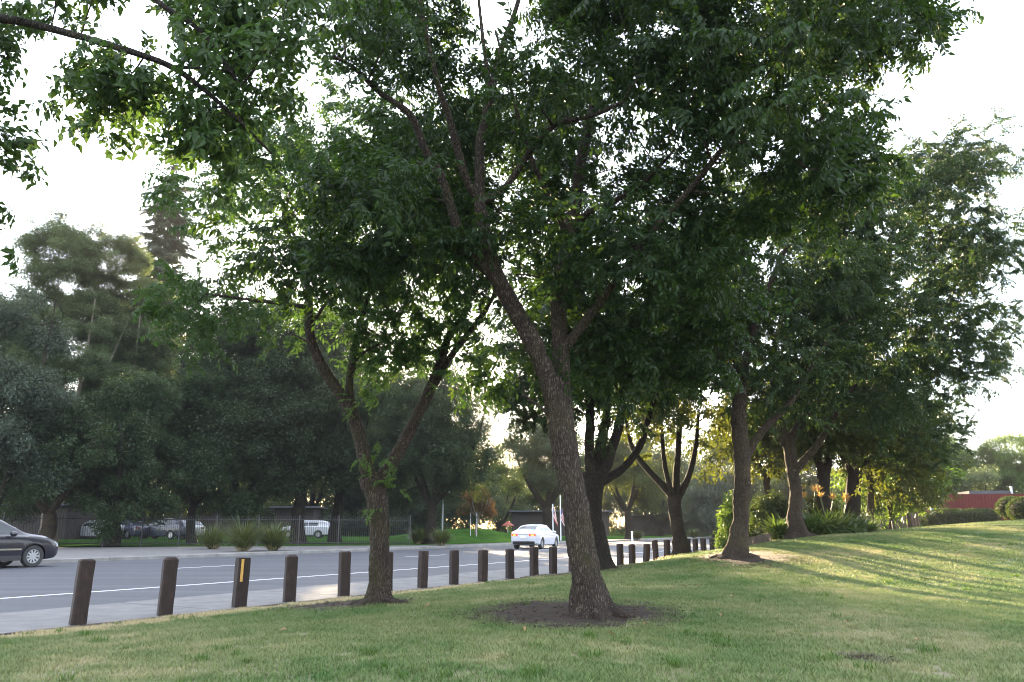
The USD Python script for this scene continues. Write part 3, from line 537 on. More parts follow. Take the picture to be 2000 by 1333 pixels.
# sprouts in the forks of the left tree
P0 = np.array([at(a, b, c) for a, b, c in [(745, 925, 11.8), (752, 880, 11.9), (722, 880, 11.7), (760, 950, 11.8), (705, 800, 11.6), (690, 770, 11.6), (865, 760, 12.2), (700, 740, 11.8), (770, 930, 11.9), (748, 990, 11.8)]])
P, M, S, I = sprigs_round(P0, 77, 3, 0.1, 5, 0.35, 0.6)
instancer(left_tree, 'sprouts', [(p[0], 'leaf_fresh') for p in left_proto], P, M, S, I)

# tree whose boughs reach in from beyond the left edge
over_trunk = [(-560, 1330, 6.2, 150), (-555, 900, 6.2, 130), (-545, 500, 6.2, 120), (-520, 250, 6.2, 110)]
over_limbs = [[(-535, 420, 6.2, 90), (-400, 180, 6.1, 60), (-250, 60, 6.0, 42), (-120, 30, 5.9, 30), (0, 36, 5.8, 20), (55, 46, 5.75, 17), (120, 62, 5.7, 15), (250, 100, 5.6, 14), (335, 132, 5.6, 12), (400, 178, 5.6, 9), (470, 240, 5.6, 6), (530, 300, 5.7, 4)],
    [(-120, 30, 5.9, 24), (50, -30, 5.8, 18), (200, -60, 5.6, 14), (330, 20, 5.5, 11), (400, 70, 5.5, 9), (470, 170, 5.5, 6)], [(-530, 330, 6.2, 70), (-300, 260, 6.1, 40), (-100, 230, 6.0, 20), (-10, 260, 6.0, 8)],
    [(-300, 100, 6.05, 30), (-150, 330, 6.0, 20), (-30, 400, 6.0, 8)], [(330, 130, 5.6, 8), (400, 135, 5.5, 6), (450, 140, 5.5, 4)]]
O1 = [(-200, -60), (25, -60), (15, 60), (-5, 100), (10, 170), (30, 240), (5, 290), (28, 330), (28, 380), (10, 420), (26, 450), (-30, 470), (-200, 500)]
O2 = [(370, -60), (610, -60), (600, 40), (560, 110), (510, 180), (470, 240), (480, 340), (440, 320), (410, 260), (360, 275), (320, 240), (330, 190), (400, 160), (340, 110), (350, 30)]
O3 = [(180, 80), (250, 100), (320, 140), (290, 180), (255, 190), (215, 235), (190, 270), (172, 270), (180, 235), (215, 185), (180, 150), (150, 185), (135, 180), (140, 150), (160, 125)]
O4 = [(60, -60), (220, -60), (220, 15), (160, 20), (180, 70), (160, 60), (70, -10)]
over_proto = [(sprig_mesh(70 + k, 22, 0.22, 0.075, 0.038, True, 0.5, 0.003), 'leaf_over') for k in range(5)]
over_tree, over_crown, C_over = row_tree('overhanging_tree', 'overhanging tree reaching bare dark boughs in from the left edge of the view', over_trunk, over_limbs, [(O1, 6.2, 0.5, 32), (O2, 5.8, 0.6, 38), (O3, 5.7, 0.25, 12), (O4, 5.6, 0.2, 3), ([(-900, -250), (-200, -300), (-150, -60), (-220, 200), (-500, 320), (-900, 250)], 6.4, 1.8, 90)], 'leaf_over', 3, protos=over_proto, sprig_k=7, rc=0.1, sides=20, bark='bark_dark', bough=0.012)

single_leaves(over_tree, C_over, 'leaf_over', 160, 92, 0.078, 0.04)
row_proto = mid_sprig('leaf_row')
row = {}
row['behind'], rc7, _ = row_tree('park_tree', 'dark multi-stemmed tree right behind the large leaning tree', [(1174, 1130, 19.5, 46), (1172, 1080, 19.5, 35), (1162, 1020, 19.5, 33), (1158, 960, 19.5, 38), (1160, 925, 19.5, 44)],
    [[(1158, 935, 19.5, 26), (1150, 870, 19.4, 19), (1152, 800, 19.3, 16), (1140, 700, 19.2, 12), (1120, 600, 19, 7)], [(1162, 935, 19.5, 24), (1178, 850, 19.6, 18), (1188, 770, 19.7, 15), (1195, 690, 19.7, 11), (1200, 600, 19.7, 6)],
     [(1166, 940, 19.5, 26), (1196, 880, 19.4, 20), (1212, 820, 19.3, 18), (1222, 740, 19.3, 14), (1250, 640, 19.2, 8)], [(1170, 945, 19.6, 18), (1215, 915, 19.8, 15), (1250, 870, 20, 13), (1272, 800, 20.2, 10), (1300, 720, 20.3, 6)]],
    [([(1090, 500), (1250, 430), (1400, 480), (1430, 600), (1390, 700), (1300, 770), (1180, 790), (1100, 800), (1040, 790), (990, 760), (970, 690), (1010, 560)], 19.8, 2.6, 110), ([(1010, 780), (1085, 700), (1085, 800), (1040, 805)], 19.5, 0.7, 6)],
    'leaf_row', 4, 'bark_dark', protos=row_proto, sprig_k=8, rc=0.4, every=2, sides=20, step=0.12, flare=(0.5, 0.35))
shared = rc7[1]
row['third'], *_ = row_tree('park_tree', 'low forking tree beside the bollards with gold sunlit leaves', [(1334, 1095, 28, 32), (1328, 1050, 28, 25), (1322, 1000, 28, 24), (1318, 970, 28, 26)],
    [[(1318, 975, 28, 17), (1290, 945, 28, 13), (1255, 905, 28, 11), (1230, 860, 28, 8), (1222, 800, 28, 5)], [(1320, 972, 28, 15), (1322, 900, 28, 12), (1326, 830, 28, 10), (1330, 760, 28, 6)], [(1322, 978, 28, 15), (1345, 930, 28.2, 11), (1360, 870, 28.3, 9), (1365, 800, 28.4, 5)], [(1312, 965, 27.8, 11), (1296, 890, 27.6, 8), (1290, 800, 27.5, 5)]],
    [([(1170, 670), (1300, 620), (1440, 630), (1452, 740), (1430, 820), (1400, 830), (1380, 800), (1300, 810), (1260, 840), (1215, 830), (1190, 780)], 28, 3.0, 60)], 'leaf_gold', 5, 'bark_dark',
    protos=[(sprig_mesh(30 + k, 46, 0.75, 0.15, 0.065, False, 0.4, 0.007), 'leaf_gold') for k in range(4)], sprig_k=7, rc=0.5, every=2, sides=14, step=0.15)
row['fourth'], *_ = row_tree('park_tree', 'straight grey trunked tree in front of the dark shrub with a pale bark scar', [(1441, 1105, 18.5, 50), (1443, 1075, 18.5, 38), (1446, 1010, 18.5, 29), (1448, 940, 18.5, 29), (1447, 880, 18.5, 30), (1446, 800, 18.5, 27), (1447, 720, 18.5, 25)],
    [[(1450, 905, 18.5, 20), (1470, 870, 18.5, 17), (1500, 830, 18.4, 14), (1540, 790, 18.3, 11), (1580, 730, 18.2, 7), (1620, 650, 18, 4)], [(1447, 740, 18.5, 22), (1435, 640, 18.5, 17), (1440, 540, 18.5, 12), (1455, 440, 18.4, 8), (1450, 370, 18.3, 4)], [(1447, 740, 18.5, 20), (1475, 640, 18.6, 15), (1510, 540, 18.6, 11), (1560, 440, 18.6, 6)], [(1444, 760, 18.4, 14), (1400, 690, 18.3, 9), (1360, 620, 18.2, 5)]],
    [([(1300, 520), (1380, 400), (1480, 330), (1600, 340), (1700, 370), (1720, 480), (1690, 600), (1640, 720), (1560, 780), (1480, 790), (1430, 750), (1350, 730), (1310, 640)], 18.9, 3.2, 170, [[(1420, 690), (1480, 700), (1470, 800), (1425, 790)]])], 'leaf_row', 6, 'bark_brown',
    protos=shared, sprig_k=8, rc=0.36, every=2, sides=36, step=0.06, roots=7, flare=(0.45, 0.22), clear=22)
row['fifth'], *_ = row_tree('park_tree', 'pale brown trunked tree with flared base in front of the strappy flower bed', [(1560, 1066, 23.5, 46), (1557, 1040, 23.5, 32), (1554, 990, 23.5, 24), (1550, 930, 23.5, 21), (1543, 880, 23.5, 23), (1533, 855, 23.5, 26)],
    [[(1545, 930, 23.5, 17), (1575, 895, 23.5, 14), (1600, 865, 23.4, 12), (1640, 800, 23.2, 9), (1690, 720, 23, 5)], [(1534, 865, 23.5, 20), (1515, 800, 23.5, 14), (1510, 700, 23.5, 9), (1530, 600, 23.5, 6)], [(1536, 870, 23.5, 20), (1570, 820, 23.6, 16), (1615, 760, 23.7, 13), (1640, 700, 23.8, 10), (1690, 600, 24, 6), (1740, 480, 24, 4)]],
    [([(1560, 560), (1640, 420), (1740, 330), (1800, 270), (1880, 290), (1900, 250), (1945, 262), (1952, 300), (1900, 345), (1885, 400), (1940, 430), (1990, 455), (1985, 515), (1930, 500), (1925, 560), (1955, 620), (1950, 700), (1895, 740), (1840, 780), (1800, 820), (1760, 830), (1680, 815), (1580, 800), (1500, 830), (1470, 780), (1520, 700)], 23.9, 4.2, 270)], 'leaf_row', 7, 'bark_brown',
    protos=shared, sprig_k=8, rc=0.42, every=2, sides=30, step=0.08, roots=7, flare=(0.45, 0.24), clear=18)
far_proto = [(sprig_mesh(40 + k, 44, 0.9, 0.18, 0.08, False, 0.4, 0.008), 'leaf_gold') for k in range(4)]
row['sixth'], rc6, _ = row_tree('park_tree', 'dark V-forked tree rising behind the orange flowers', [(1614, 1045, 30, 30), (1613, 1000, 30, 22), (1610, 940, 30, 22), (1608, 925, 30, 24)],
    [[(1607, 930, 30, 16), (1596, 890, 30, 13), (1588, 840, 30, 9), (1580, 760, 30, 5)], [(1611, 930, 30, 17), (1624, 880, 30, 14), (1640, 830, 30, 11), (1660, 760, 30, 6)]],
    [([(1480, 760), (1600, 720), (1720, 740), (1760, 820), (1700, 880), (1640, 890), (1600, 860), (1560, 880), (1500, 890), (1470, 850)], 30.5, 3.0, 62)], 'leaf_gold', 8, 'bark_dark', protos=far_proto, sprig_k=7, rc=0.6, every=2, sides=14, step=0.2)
row['seventh'], *_ = row_tree('park_tree', 'thick dark many-limbed tree at the right end of the flower bed', [(1664, 1035, 33, 34), (1665, 980, 33, 25), (1666, 930, 33, 27), (1666, 905, 33, 30)],
    [[(1662, 915, 33, 15), (1640, 880, 33, 12), (1625, 840, 33, 8)], [(1664, 910, 33, 15), (1656, 850, 33, 11), (1650, 790, 33, 7)], [(1668, 910, 33, 17), (1685, 860, 33, 12), (1700, 800, 33, 8)], [(1670, 915, 33, 13), (1720, 885, 33, 8), (1780, 850, 33, 5)]],
    [([(1620, 780), (1700, 720), (1820, 740), (1870, 800), (1850, 865), (1800, 880), (1720, 880), (1690, 860), (1640, 845)], 33, 3.4, 75)], 'leaf_row', 9, 'bark_dark', protos=shared, sprig_k=8, rc=0.55, every=2, sides=14, step=0.2)
row['eighth'], *_ = row_tree('park_tree', 'thin leaning grey stem tree between the thick dark tree and the low bright-leaved trees', [(1700, 1035, 37, 16), (1699, 980, 37, 12), (1696, 930, 37, 12), (1692, 905, 37, 11)], [[(1693, 910, 37, 9), (1680, 880, 37, 6), (1672, 850, 37, 4)], [(1693, 910, 37, 9), (1704, 870, 37, 6), (1706, 830, 37, 4)]],
    [([(1660, 850), (1720, 830), (1790, 860), (1800, 930), (1770, 960), (1740, 930), (1700, 900)], 37, 2.5, 45)], 'leaf_gold', 10, 'bark_brown', protos=rc6[1], sprig_k=7, rc=0.55, every=2, sides=10, step=0.25)
row['ninth'], *_ = row_tree('park_tree', 'small bright-leaved tree with twin stems just left of the low hedge', [(1742, 1042, 42, 12), (1741, 1010, 42, 8), (1738, 985, 42, 8), (1737, 970, 42, 8)], [[(1737, 975, 42, 6), (1728, 950, 42, 5), (1722, 925, 42, 3)], [(1738, 975, 42, 6), (1752, 955, 42, 5), (1765, 920, 42, 3)]],
    [([(1690, 930), (1730, 900), (1790, 905), (1800, 960), (1770, 985), (1720, 985), (1690, 965)], 42, 2.2, 45)], 'leaf_fresh', 11, 'bark_brown', protos=[(sprig_mesh(50 + k, 40, 0.9, 0.2, 0.09, False, 0.4, 0.008), 'leaf_fresh') for k in range(3)], sprig_k=7, rc=0.5, every=2, sides=10, step=0.25)
row['tenth'], *_ = row_tree('park_tree', 'slim curved tree standing alone at the left end of the low hedge', [(1778, 1032, 46, 9), (1775, 1005, 46, 7), (1770, 975, 46, 7), (1774, 945, 46, 6)], [[(1773, 960, 46, 5), (1785, 930, 46, 4), (1795, 890, 46, 3)]],
    [([(1745, 880), (1800, 860), (1850, 875), (1850, 930), (1800, 960), (1760, 935)], 46, 2.6, 45)], 'leaf_row', 12, 'bark_brown', protos=shared, sprig_k=7, rc=0.6, every=2, sides=10, step=0.25)
row['eleventh'], *_ = row_tree('park_tree', 'thin bent trunk rising behind the grey scarred trunk left of the pale brown one', [(1505, 1050, 34, 16), (1505, 1000, 34, 12), (1500, 955, 34, 12), (1488, 915, 34, 10)], [[(1492, 930, 34, 8), (1478, 890, 34, 6), (1470, 840, 34, 4)], [(1498, 950, 34, 7), (1512, 900, 34, 5), (1518, 850, 34, 3)]],
    [([(1385, 830), (1450, 800), (1540, 800), (1570, 860), (1540, 890), (1520, 900), (1490, 880), (1440, 860), (1390, 880)], 34, 2.0, 34)], 'leaf_gold', 13, 'bark_brown', protos=rc6[1], sprig_k=7, rc=0.55, every=2, sides=10, step=0.25)

# ------------------------------------------------------------------ trees across the road and in the distance
clump_cache = {}
def clumps(leaf, size):
    key = (leaf, size)
    if key not in clump_cache: clump_cache[key] = [(clump_mesh(100 + k + int(10 * size), 200, size, 0.105 * size / 0.7 + 0.05, 0.07 * size / 0.7 + 0.01, 0.75), leaf) for k in range(4)]
    return clump_cache[key]
def world_tree(name, label, px, Y, top, half, base_z=None, kind='oak', leaf='leaf_oak', bark='bark_dark', low=0.3, seed=0, group=None, density=1.0, lean=0.0, trunk_px=None, csize=0.8, gaps=-0.15, base=None):
    """A tree standing Y metres ahead at photo column px, its top at photo row top and its crown half pixels wide on either side."""
    r = np.random.default_rng(seed + 500); b = at(px, HORIZON, Y); x, y = b[0], b[1]
    z0 = base if base is not None else (float(yard_z(x, y)) if road_D(np.array([x, y])) > D_KERB else float(lawn_z(x, y)[0]))
    h = at(px, top, Y)[2] - z0; hw = half * mpp(Y); t = thing(name, label, 'tree', (x, y, z0), 0, group)
    tr = (trunk_px / 2 * mpp(Y)) if trunk_px else 0.018 * h + 0.08
    if kind == 'conifer':
        n = 18; P = np.stack([0.01 * h * np.sin(np.linspace(0, 3, n)), 0 * np.linspace(0, 1, n), np.linspace(-0.3, h, n)], 1); obj('trunk', tube(P, np.linspace(tr, 0.04, n), 10, 0.1, 3, seed), bark, t, smooth=True)
        k = int(250 * density); f = 1 - (1 - low) * r.uniform(0, 1, k) ** 0.85; lv = (np.floor(f * 34) + r.uniform(0, 0.35, k)) / 34
        yaw = r.uniform(0, 2 * np.pi, k); ln = hw * (1.05 - lv) ** 0.75 / (1 - low) ** 0.75 * r.uniform(0.55, 1.1, k)
        Pp = np.stack([0 * f, 0 * f, lv * h], 1); M = euler_frames(yaw, r.normal(0.0, 0.16, k), r.normal(0, 0.2, k))
        instancer(t, 'crown', [(spray_mesh(60 + i), leaf) for i in range(4)], Pp, M, np.clip(ln, 0.4, None) / 1.6, r.integers(0, 4, k)); return t
    fork = low * h * r.uniform(0.75, 0.95); n = 9; q = np.linspace(0, 1, n)
    P = np.stack([lean * fork * q**1.5 + 0.12 * np.sin(q * 4 + seed), 0.1 * np.cos(q * 3 + seed), -0.25 + (fork + 0.25) * q], 1)
    obj('trunk', tube(P, tr * (1.25 - 0.45 * q) * (1 + 0.35 * np.exp(-q * 9)), 12, 0.14, 4, seed), bark, t, smooth=True)
    top0 = P[-1]; cz = (low * h + h) / 2; hz = (h - low * h) / 2; SP, SR = [P[4:]], [tr * (1.25 - 0.45 * q)[4:]]
    for i in range(r.integers(4, 7)):
        a = 2 * np.pi * i / 5 + r.uniform(-0.5, 0.5); e = np.array([math.cos(a) * hw * r.uniform(0.35, 0.75), math.sin(a) * hw * r.uniform(0.35, 0.75), cz + hz * r.uniform(-0.1, 0.75)])
        m = (top0 + e) / 2 + np.array([math.cos(a) * hw * 0.12, math.sin(a) * hw * 0.12, -0.08 * h]) + r.normal(0, 0.03 * h, 3); u = np.linspace(0, 1, 10)[:, None]
        B = top0 * (1 - u) ** 2 + 2 * m * u * (1 - u) + e * u**2; R = np.linspace(tr * 0.55, 0.03, 10); obj('limb', tube(B, R, 7, 0.1, 3, seed + i), bark, t, smooth=True); SP.append(B); SR.append(R)
    N = int(density * 34 * (hw * hz) / (csize / 0.8) ** 2 / 4) + 18; nl = int(r.integers(9, 13)); lobes = []
    for i in range(nl):
        a = 2.4 * i + r.uniform(-0.5, 0.5); q = (i + 0.5) / nl; rr_ = r.uniform(0.35, 0.62) * (1.15 - 0.75 * q ** 2)
        lobes.append((math.cos(a) * hw * rr_, math.sin(a) * hw * rr_, cz + hz * (1.5 * q - 0.85 + r.uniform(-0.12, 0.12)), r.uniform(0.36, 0.58) * min(hw, 1.15 * hz)))
    lobes = np.array(lobes); pick = r.choice(nl, 6 * N, p=lobes[:, 3] ** 2 / (lobes[:, 3] ** 2).sum()); d = r.normal(size=(6 * N, 3)); d /= np.linalg.norm(d, axis=1, keepdims=True)
    Pc = lobes[pick, :3] + d * (lobes[pick, 3] * r.uniform(0.1, 1, 6 * N) ** 0.4 * (1 + 0.3 * fbm(d * 2 + seed, 2, seed)))[:, None] * np.array([1, 1, 0.82]); Pc[:, 2] = np.minimum(Pc[:, 2], h * 1.0); Pc[:, 0] += lean * h * 0.4
    Pc = Pc[fbm(Pc * 0.75 / max(csize, 0.5) * 0.6, 2, seed + 3) > gaps][:N]; Pc[:, 2] = np.maximum(Pc[:, 2], 0.4)
    SPv, SRv = np.vstack(SP), np.concatenate(SR)
    obj('boughs', branches_to(Pc[: min(len(Pc), 90)], SPv, SRv, seed, 1, 0.05, 0.012), bark, t, kind='stuff')
    k = len(Pc); M = euler_frames(r.uniform(0, 6.3, k), r.normal(0, 0.25, k), r.normal(0, 0.25, k))
    instancer(t, 'crown', clumps(leaf, csize), Pc, M, r.uniform(0.75, 1.3, k), r.integers(0, 4, k)); return t

G1 = 'trees across the road'
FT = [  # name, label, px, Y, top, half, options
    ('cedar_tree', 'grey green feathery tree filling the left edge across the road', -15, 44, 530, 115, dict(leaf='leaf_grey', low=0.12, density=1.3, csize=0.65, seed=1)),
    ('sycamore_tree', 'tall pale airy tree with whitish limbs left of the tall conifer', 95, 56, 372, 175, dict(leaf='leaf_light', bark='bark_pale', low=0.26, density=1.6, csize=0.5, gaps=0.02, seed=2, trunk_px=24)),
    ('sycamore_tree', 'pale leafy tree in front of the tall conifer with trailing lower limbs', 225, 60, 520, 120, dict(leaf='leaf_light', bark='bark_pale', low=0.26, density=1.8, csize=0.5, gaps=-0.02, seed=3, trunk_px=18)),
    ('conifer_tree', 'tall pointed conifer standing above the pale trees at left', 264, 78, 288, 150, dict(kind='conifer', leaf='leaf_conifer', low=0.25, density=1.35, seed=4)),
    ('oak_tree', 'low bushy tree with forked brown trunk behind the iron fence near the dark wagon', 90, 47, 745, 160, dict(leaf='leaf_oak', bark='bark_brown', low=0.3, density=1.2, csize=0.65, seed=5, trunk_px=26)),
    ('oak_tree', 'dark oak with thick black trunk behind the fence beside the white parked car', 218, 49, 720, 130, dict(leaf='leaf_oak', low=0.32, density=1.3, csize=0.65, seed=6, trunk_px=26)),
    ('oak_tree', 'broad dark tree rising right behind the three grass clumps', 470, 57, 590, 160, dict(leaf='leaf_dark', low=0.3, density=1.4, seed=7, trunk_px=20)),
    ('oak_tree', 'bushy oak with bright leaf tips between the black trunk and the grass clumps', 375, 54, 690, 110, dict(leaf='leaf_oak', low=0.28, density=1.2, csize=0.65, seed=8, trunk_px=16)),
    ('oak_tree', 'dark tree with V-shaped trunk in front of the white parked wagon', 584, 58, 580, 130, dict(leaf='leaf_dark', low=0.36, density=1.3, seed=9, trunk_px=24)),
    ('oak_tree', 'dark tree right of the white parked wagon behind the fence', 657, 64, 620, 110, dict(leaf='leaf_dark', low=0.33, density=1.3, seed=10, trunk_px=20)),
    ('oak_tree', 'round grey green tree standing left of the grassy mound', 840, 58, 700, 150, dict(leaf='leaf_dark', low=0.3, density=1.15, csize=0.7, seed=11, trunk_px=20)),
    ('oak_tree', 'spreading dark-trunked tree behind the white moving car', 1068, 80, 800, 115, dict(leaf='leaf_oak', low=0.3, density=1.8, csize=0.8, gaps=0.0, seed=12, trunk_px=20)),
    ('oak_tree', 'small rounded tree on the low far lawn right of the leaning trunk', 1228, 82, 840, 90, dict(leaf='leaf_gold', low=0.3, density=1.6, csize=0.8, gaps=0.0, seed=13, trunk_px=15)),
    ('conifer_tree', 'thin far conifer left of the low sun glow', 716, 120, 625, 70, dict(kind='conifer', leaf='leaf_conifer', low=0.1, density=1.6, seed=14)),
    ('conifer_tree', 'far conifer right of the low sun glow', 805, 115, 590, 70, dict(kind='conifer', leaf='leaf_conifer', low=0.1, density=1.8, seed=15)),
    ('conifer_tree', 'far conifer standing in the middle of the low sun glow', 762, 104, 668, 70, dict(kind='conifer', leaf='leaf_conifer', low=0.1, density=1.6, seed=34)),
    ('orange_tree', 'small rusty orange leaved tree on thin stems on the grassy mound', 932, 70, 955, 42, dict(leaf='leaf_orange', bark='bark_pale', low=0.5, density=1.6, csize=0.5, seed=16, trunk_px=5)),
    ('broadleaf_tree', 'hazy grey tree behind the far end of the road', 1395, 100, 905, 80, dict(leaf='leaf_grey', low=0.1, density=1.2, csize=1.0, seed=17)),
    ('broadleaf_tree', 'far hazy tree between the low forking tree and the multi-stemmed trunks', 1290, 112, 845, 100, dict(leaf='leaf_oak', low=0.1, density=1.2, csize=1.1, seed=18)),
    ('broadleaf_tree', 'far hazy tree above the road end left of the scarred trunk', 1425, 125, 800, 90, dict(leaf='leaf_dark', low=0.1, density=1.2, csize=1.1, seed=19)),
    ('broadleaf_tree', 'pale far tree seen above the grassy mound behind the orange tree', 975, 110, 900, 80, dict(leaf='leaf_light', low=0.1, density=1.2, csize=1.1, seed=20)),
    ('broadleaf_tree', 'far green tree filling the gap behind the leaning trunk', 1150, 118, 880, 90, dict(leaf='leaf_oak', low=0.08, density=1.2, csize=1.1, seed=21)),
    ('broadleaf_tree', 'leafy tree far behind left of the two tallest trees by the red wall', 1760, 85, 880, 95, dict(leaf='leaf_row', low=0.08, density=2.6, csize=0.9, seed=22, base=1.2)),
    ('broadleaf_tree', 'tall rounded green tree behind the left end of the red wall', 1862, 95, 845, 90, dict(leaf='leaf_fresh', low=0.06, density=2.6, csize=1.0, seed=23, base=1.2)),
    ('broadleaf_tree', 'spreading pale green tree behind the right end of the red wall', 1985, 90, 855, 85, dict(leaf='leaf_fresh', low=0.08, density=2.4, csize=0.9, gaps=-0.05, seed=24, base=1.2)),
    ('broadleaf_tree', 'yellowish bushy tree right behind the middle of the red wall', 1905, 80, 915, 65, dict(leaf='leaf_light', low=0.05, density=2.4, csize=0.8, seed=25, base=1.2)),
    ('broadleaf_tree', 'dense dark tree in the second row behind the low bushy tree', 60, 72, 690, 150, dict(leaf='leaf_dark', low=0.06, density=1.3, csize=1.0, seed=26)),
    ('broadleaf_tree', 'dense dark tree in the second row behind the black trunk', 260, 76, 690, 150, dict(leaf='leaf_dark', low=0.1, density=1.3, csize=1.0, seed=27)),
    ('broadleaf_tree', 'dense dark tree in the second row behind the parked dark car', 420, 90, 640, 140, dict(leaf='leaf_dark', low=0.07, density=1.3, csize=1.0, seed=28)),
    ('broadleaf_tree', 'dense dark tree in the second row above the white parked wagon', 600, 98, 640, 130, dict(leaf='leaf_dark', low=0.1, density=1.3, csize=1.1, seed=29)),
    ('broadleaf_tree', 'dense tree in the second row behind the slender park tree trunk', 735, 92, 720, 120, dict(leaf='leaf_dark', low=0.05, density=1.3, csize=1.0, seed=30)),
    ('broadleaf_tree', 'dense tree in the second row left of the grassy mound', 870, 100, 830, 110, dict(leaf='leaf_oak', low=0.05, density=1.3, csize=1.0, seed=31)),
    ('broadleaf_tree', 'dark tree at the far end of the row by the shrub bed', 1560, 95, 870, 110, dict(leaf='leaf_oak', low=0.05, density=1.2, csize=1.0, seed=32, base=0.6)),
    ('broadleaf_tree', 'dark tree beyond the bed between the thick trunk and the hedge', 1690, 75, 900, 90, dict(leaf='leaf_oak', low=0.05, density=1.2, csize=0.9, seed=33, base=1.0)),
]
for nm, lb, px, Y, top, half, kw in FT:
    if nm == 'oak_tree' and px < 900: kw = {**kw, 'low': kw['low'] * 0.7, 'density': kw['density'] * 1.5}
    world_tree(nm, lb, px, Y, top, half, group=None, **kw)

r = np.random.default_rng(88); n = 2600; px = r.uniform(-500, 1720, n); Y = r.uniform(116, 150, n); X = (px - 1000) / F * Y / cp
hh = 9.5 + 4.5 * fbm(np.stack([X * 0.06, Y * 0.05, 0 * X], -1), 3, 3); zz = r.uniform(0, 1, n) ** 0.8 * hh
instancer(None, 'distant_wood', clumps('leaf_dark', 1.6), np.stack([X, Y, zz + 0.5], 1), euler_frames(r.uniform(0, 6.3, n), r.normal(0, 0.3, n), r.normal(0, 0.3, n)), r.uniform(0.8, 1.3, n), r.integers(0, 4, n), label='dark far-off wood closing the view under the trees across the road', cat='wood')
r = np.random.default_rng(89); n = 800; px = r.uniform(-500, 800, n); Y = r.uniform(86, 112, n); X = (px - 1000) / F * Y / cp; zz = r.uniform(0.2, 1, n) * (2.6 + 1.6 * fbm(np.stack([X * 0.15, Y * 0.1, 0 * X], -1), 2, 4))
instancer(None, 'undergrowth', clumps('leaf_dark', 1.2), np.stack([X, Y, zz + 0.5], 1), euler_frames(r.uniform(0, 6.3, n), r.normal(0, 0.3, n), r.normal(0, 0.3, n)), r.uniform(0.8, 1.3, n), r.integers(0, 4, n), label='dark undergrowth behind the parked cars across the road', cat='undergrowth')

# ------------------------------------------------------------------ haze
mat('haze', {'v': ('principled_volume', {'color': (0.86, 0.88, 0.87), 'density': HAZE, 'anisotropy': 0.1})}, [], None, 'v.volume')
hb = box(-420, 420, -170, 670, -1.4, 52); obj('haze', hb, 'haze', kind='stuff', label='thin pale evening haze over the park and road', cat='haze')

# ------------------------------------------------------------------ bollards
def bollard_mesh(w, h, seed, cham=0.03):
    r = np.random.default_rng(seed); zs = np.concatenate([[-0.25], np.linspace(0, h - cham, 12), [h - cham * 0.35, h]]); sc = np.ones(len(zs)); sc[-2] = 1 - cham * 0.5 / (w / 2); sc[-1] = 1 - cham * 1.1 / (w / 2)
    c = 0.022; a = w / 2
    ring = np.array([(a, -a + c), (a, a - c), (a - c, a), (-a + c, a), (-a, a - c), (-a, -a + c), (-a + c, -a), (a - c, -a)])
    mid = (ring + np.roll(ring, -1, 0)) / 2; ring = np.stack([ring, mid], 1).reshape(-1, 2); n = len(ring)
    V = np.array([[x * s, y * s, z] for z, s in zip(zs, sc) for x, y in ring]); nz = fbm(V * np.array([9, 9, 5]) + seed * 3.1, 3, seed)
    V[:, :2] *= (1 + 0.06 * nz)[:, None]; V[-n:, 2] += 0.008 * nz[-n:]
    i, j = np.meshgrid(np.arange(len(zs) - 1), np.arange(n), indexing='ij'); j2 = (j + 1) % n
    q = np.stack([i * n + j, i * n + j2, (i + 1) * n + j2, (i + 1) * n + j], -1).reshape(-1, 4); f = np.vstack([q[:, [0, 1, 2]], q[:, [0, 2, 3]]])
    V = np.vstack([V, V[-n:].mean(0)]); k = (len(zs) - 1) * n; jj = np.arange(n)
    return V, np.vstack([f, np.stack([k + jj, k + (jj + 1) % n, np.full(n, len(V) - 1)], 1)])
BOL = [(165, 1210, 1096, 35), (331, 1192, 1090, 26), (473, 1178, 1091, 25), (569, 1170, 1087, 20), (674, 1159, 1080, 19), (757, 1152, 1082, 17), (826, 1145, 1080, 17), (887, 1136, 1075, 15), (943, 1128.5, 1072, 14), (996, 1123.5, 1071, 12), (1043, 1119.5, 1068, 12.5), (1080, 1115.5, 1067, 12),
    (1118, 1111, 1064, 11), (1150, 1107, 1062, 11), (1181, 1103.5, 1061, 10), (1212, 1100, 1059, 9.5), (1235, 1097, 1059, 9), (1262, 1094, 1058, 8.5), (1282, 1092, 1057, 8), (1304, 1089.5, 1056.5, 8), (1325, 1086, 1055, 7.5), (1345, 1083, 1054, 7), (1360, 1080, 1053, 6.5), (1376, 1077.5, 1051.5, 6.5), (1393, 1075, 1050, 6), (1405, 1073.5, 1049.5, 6)]
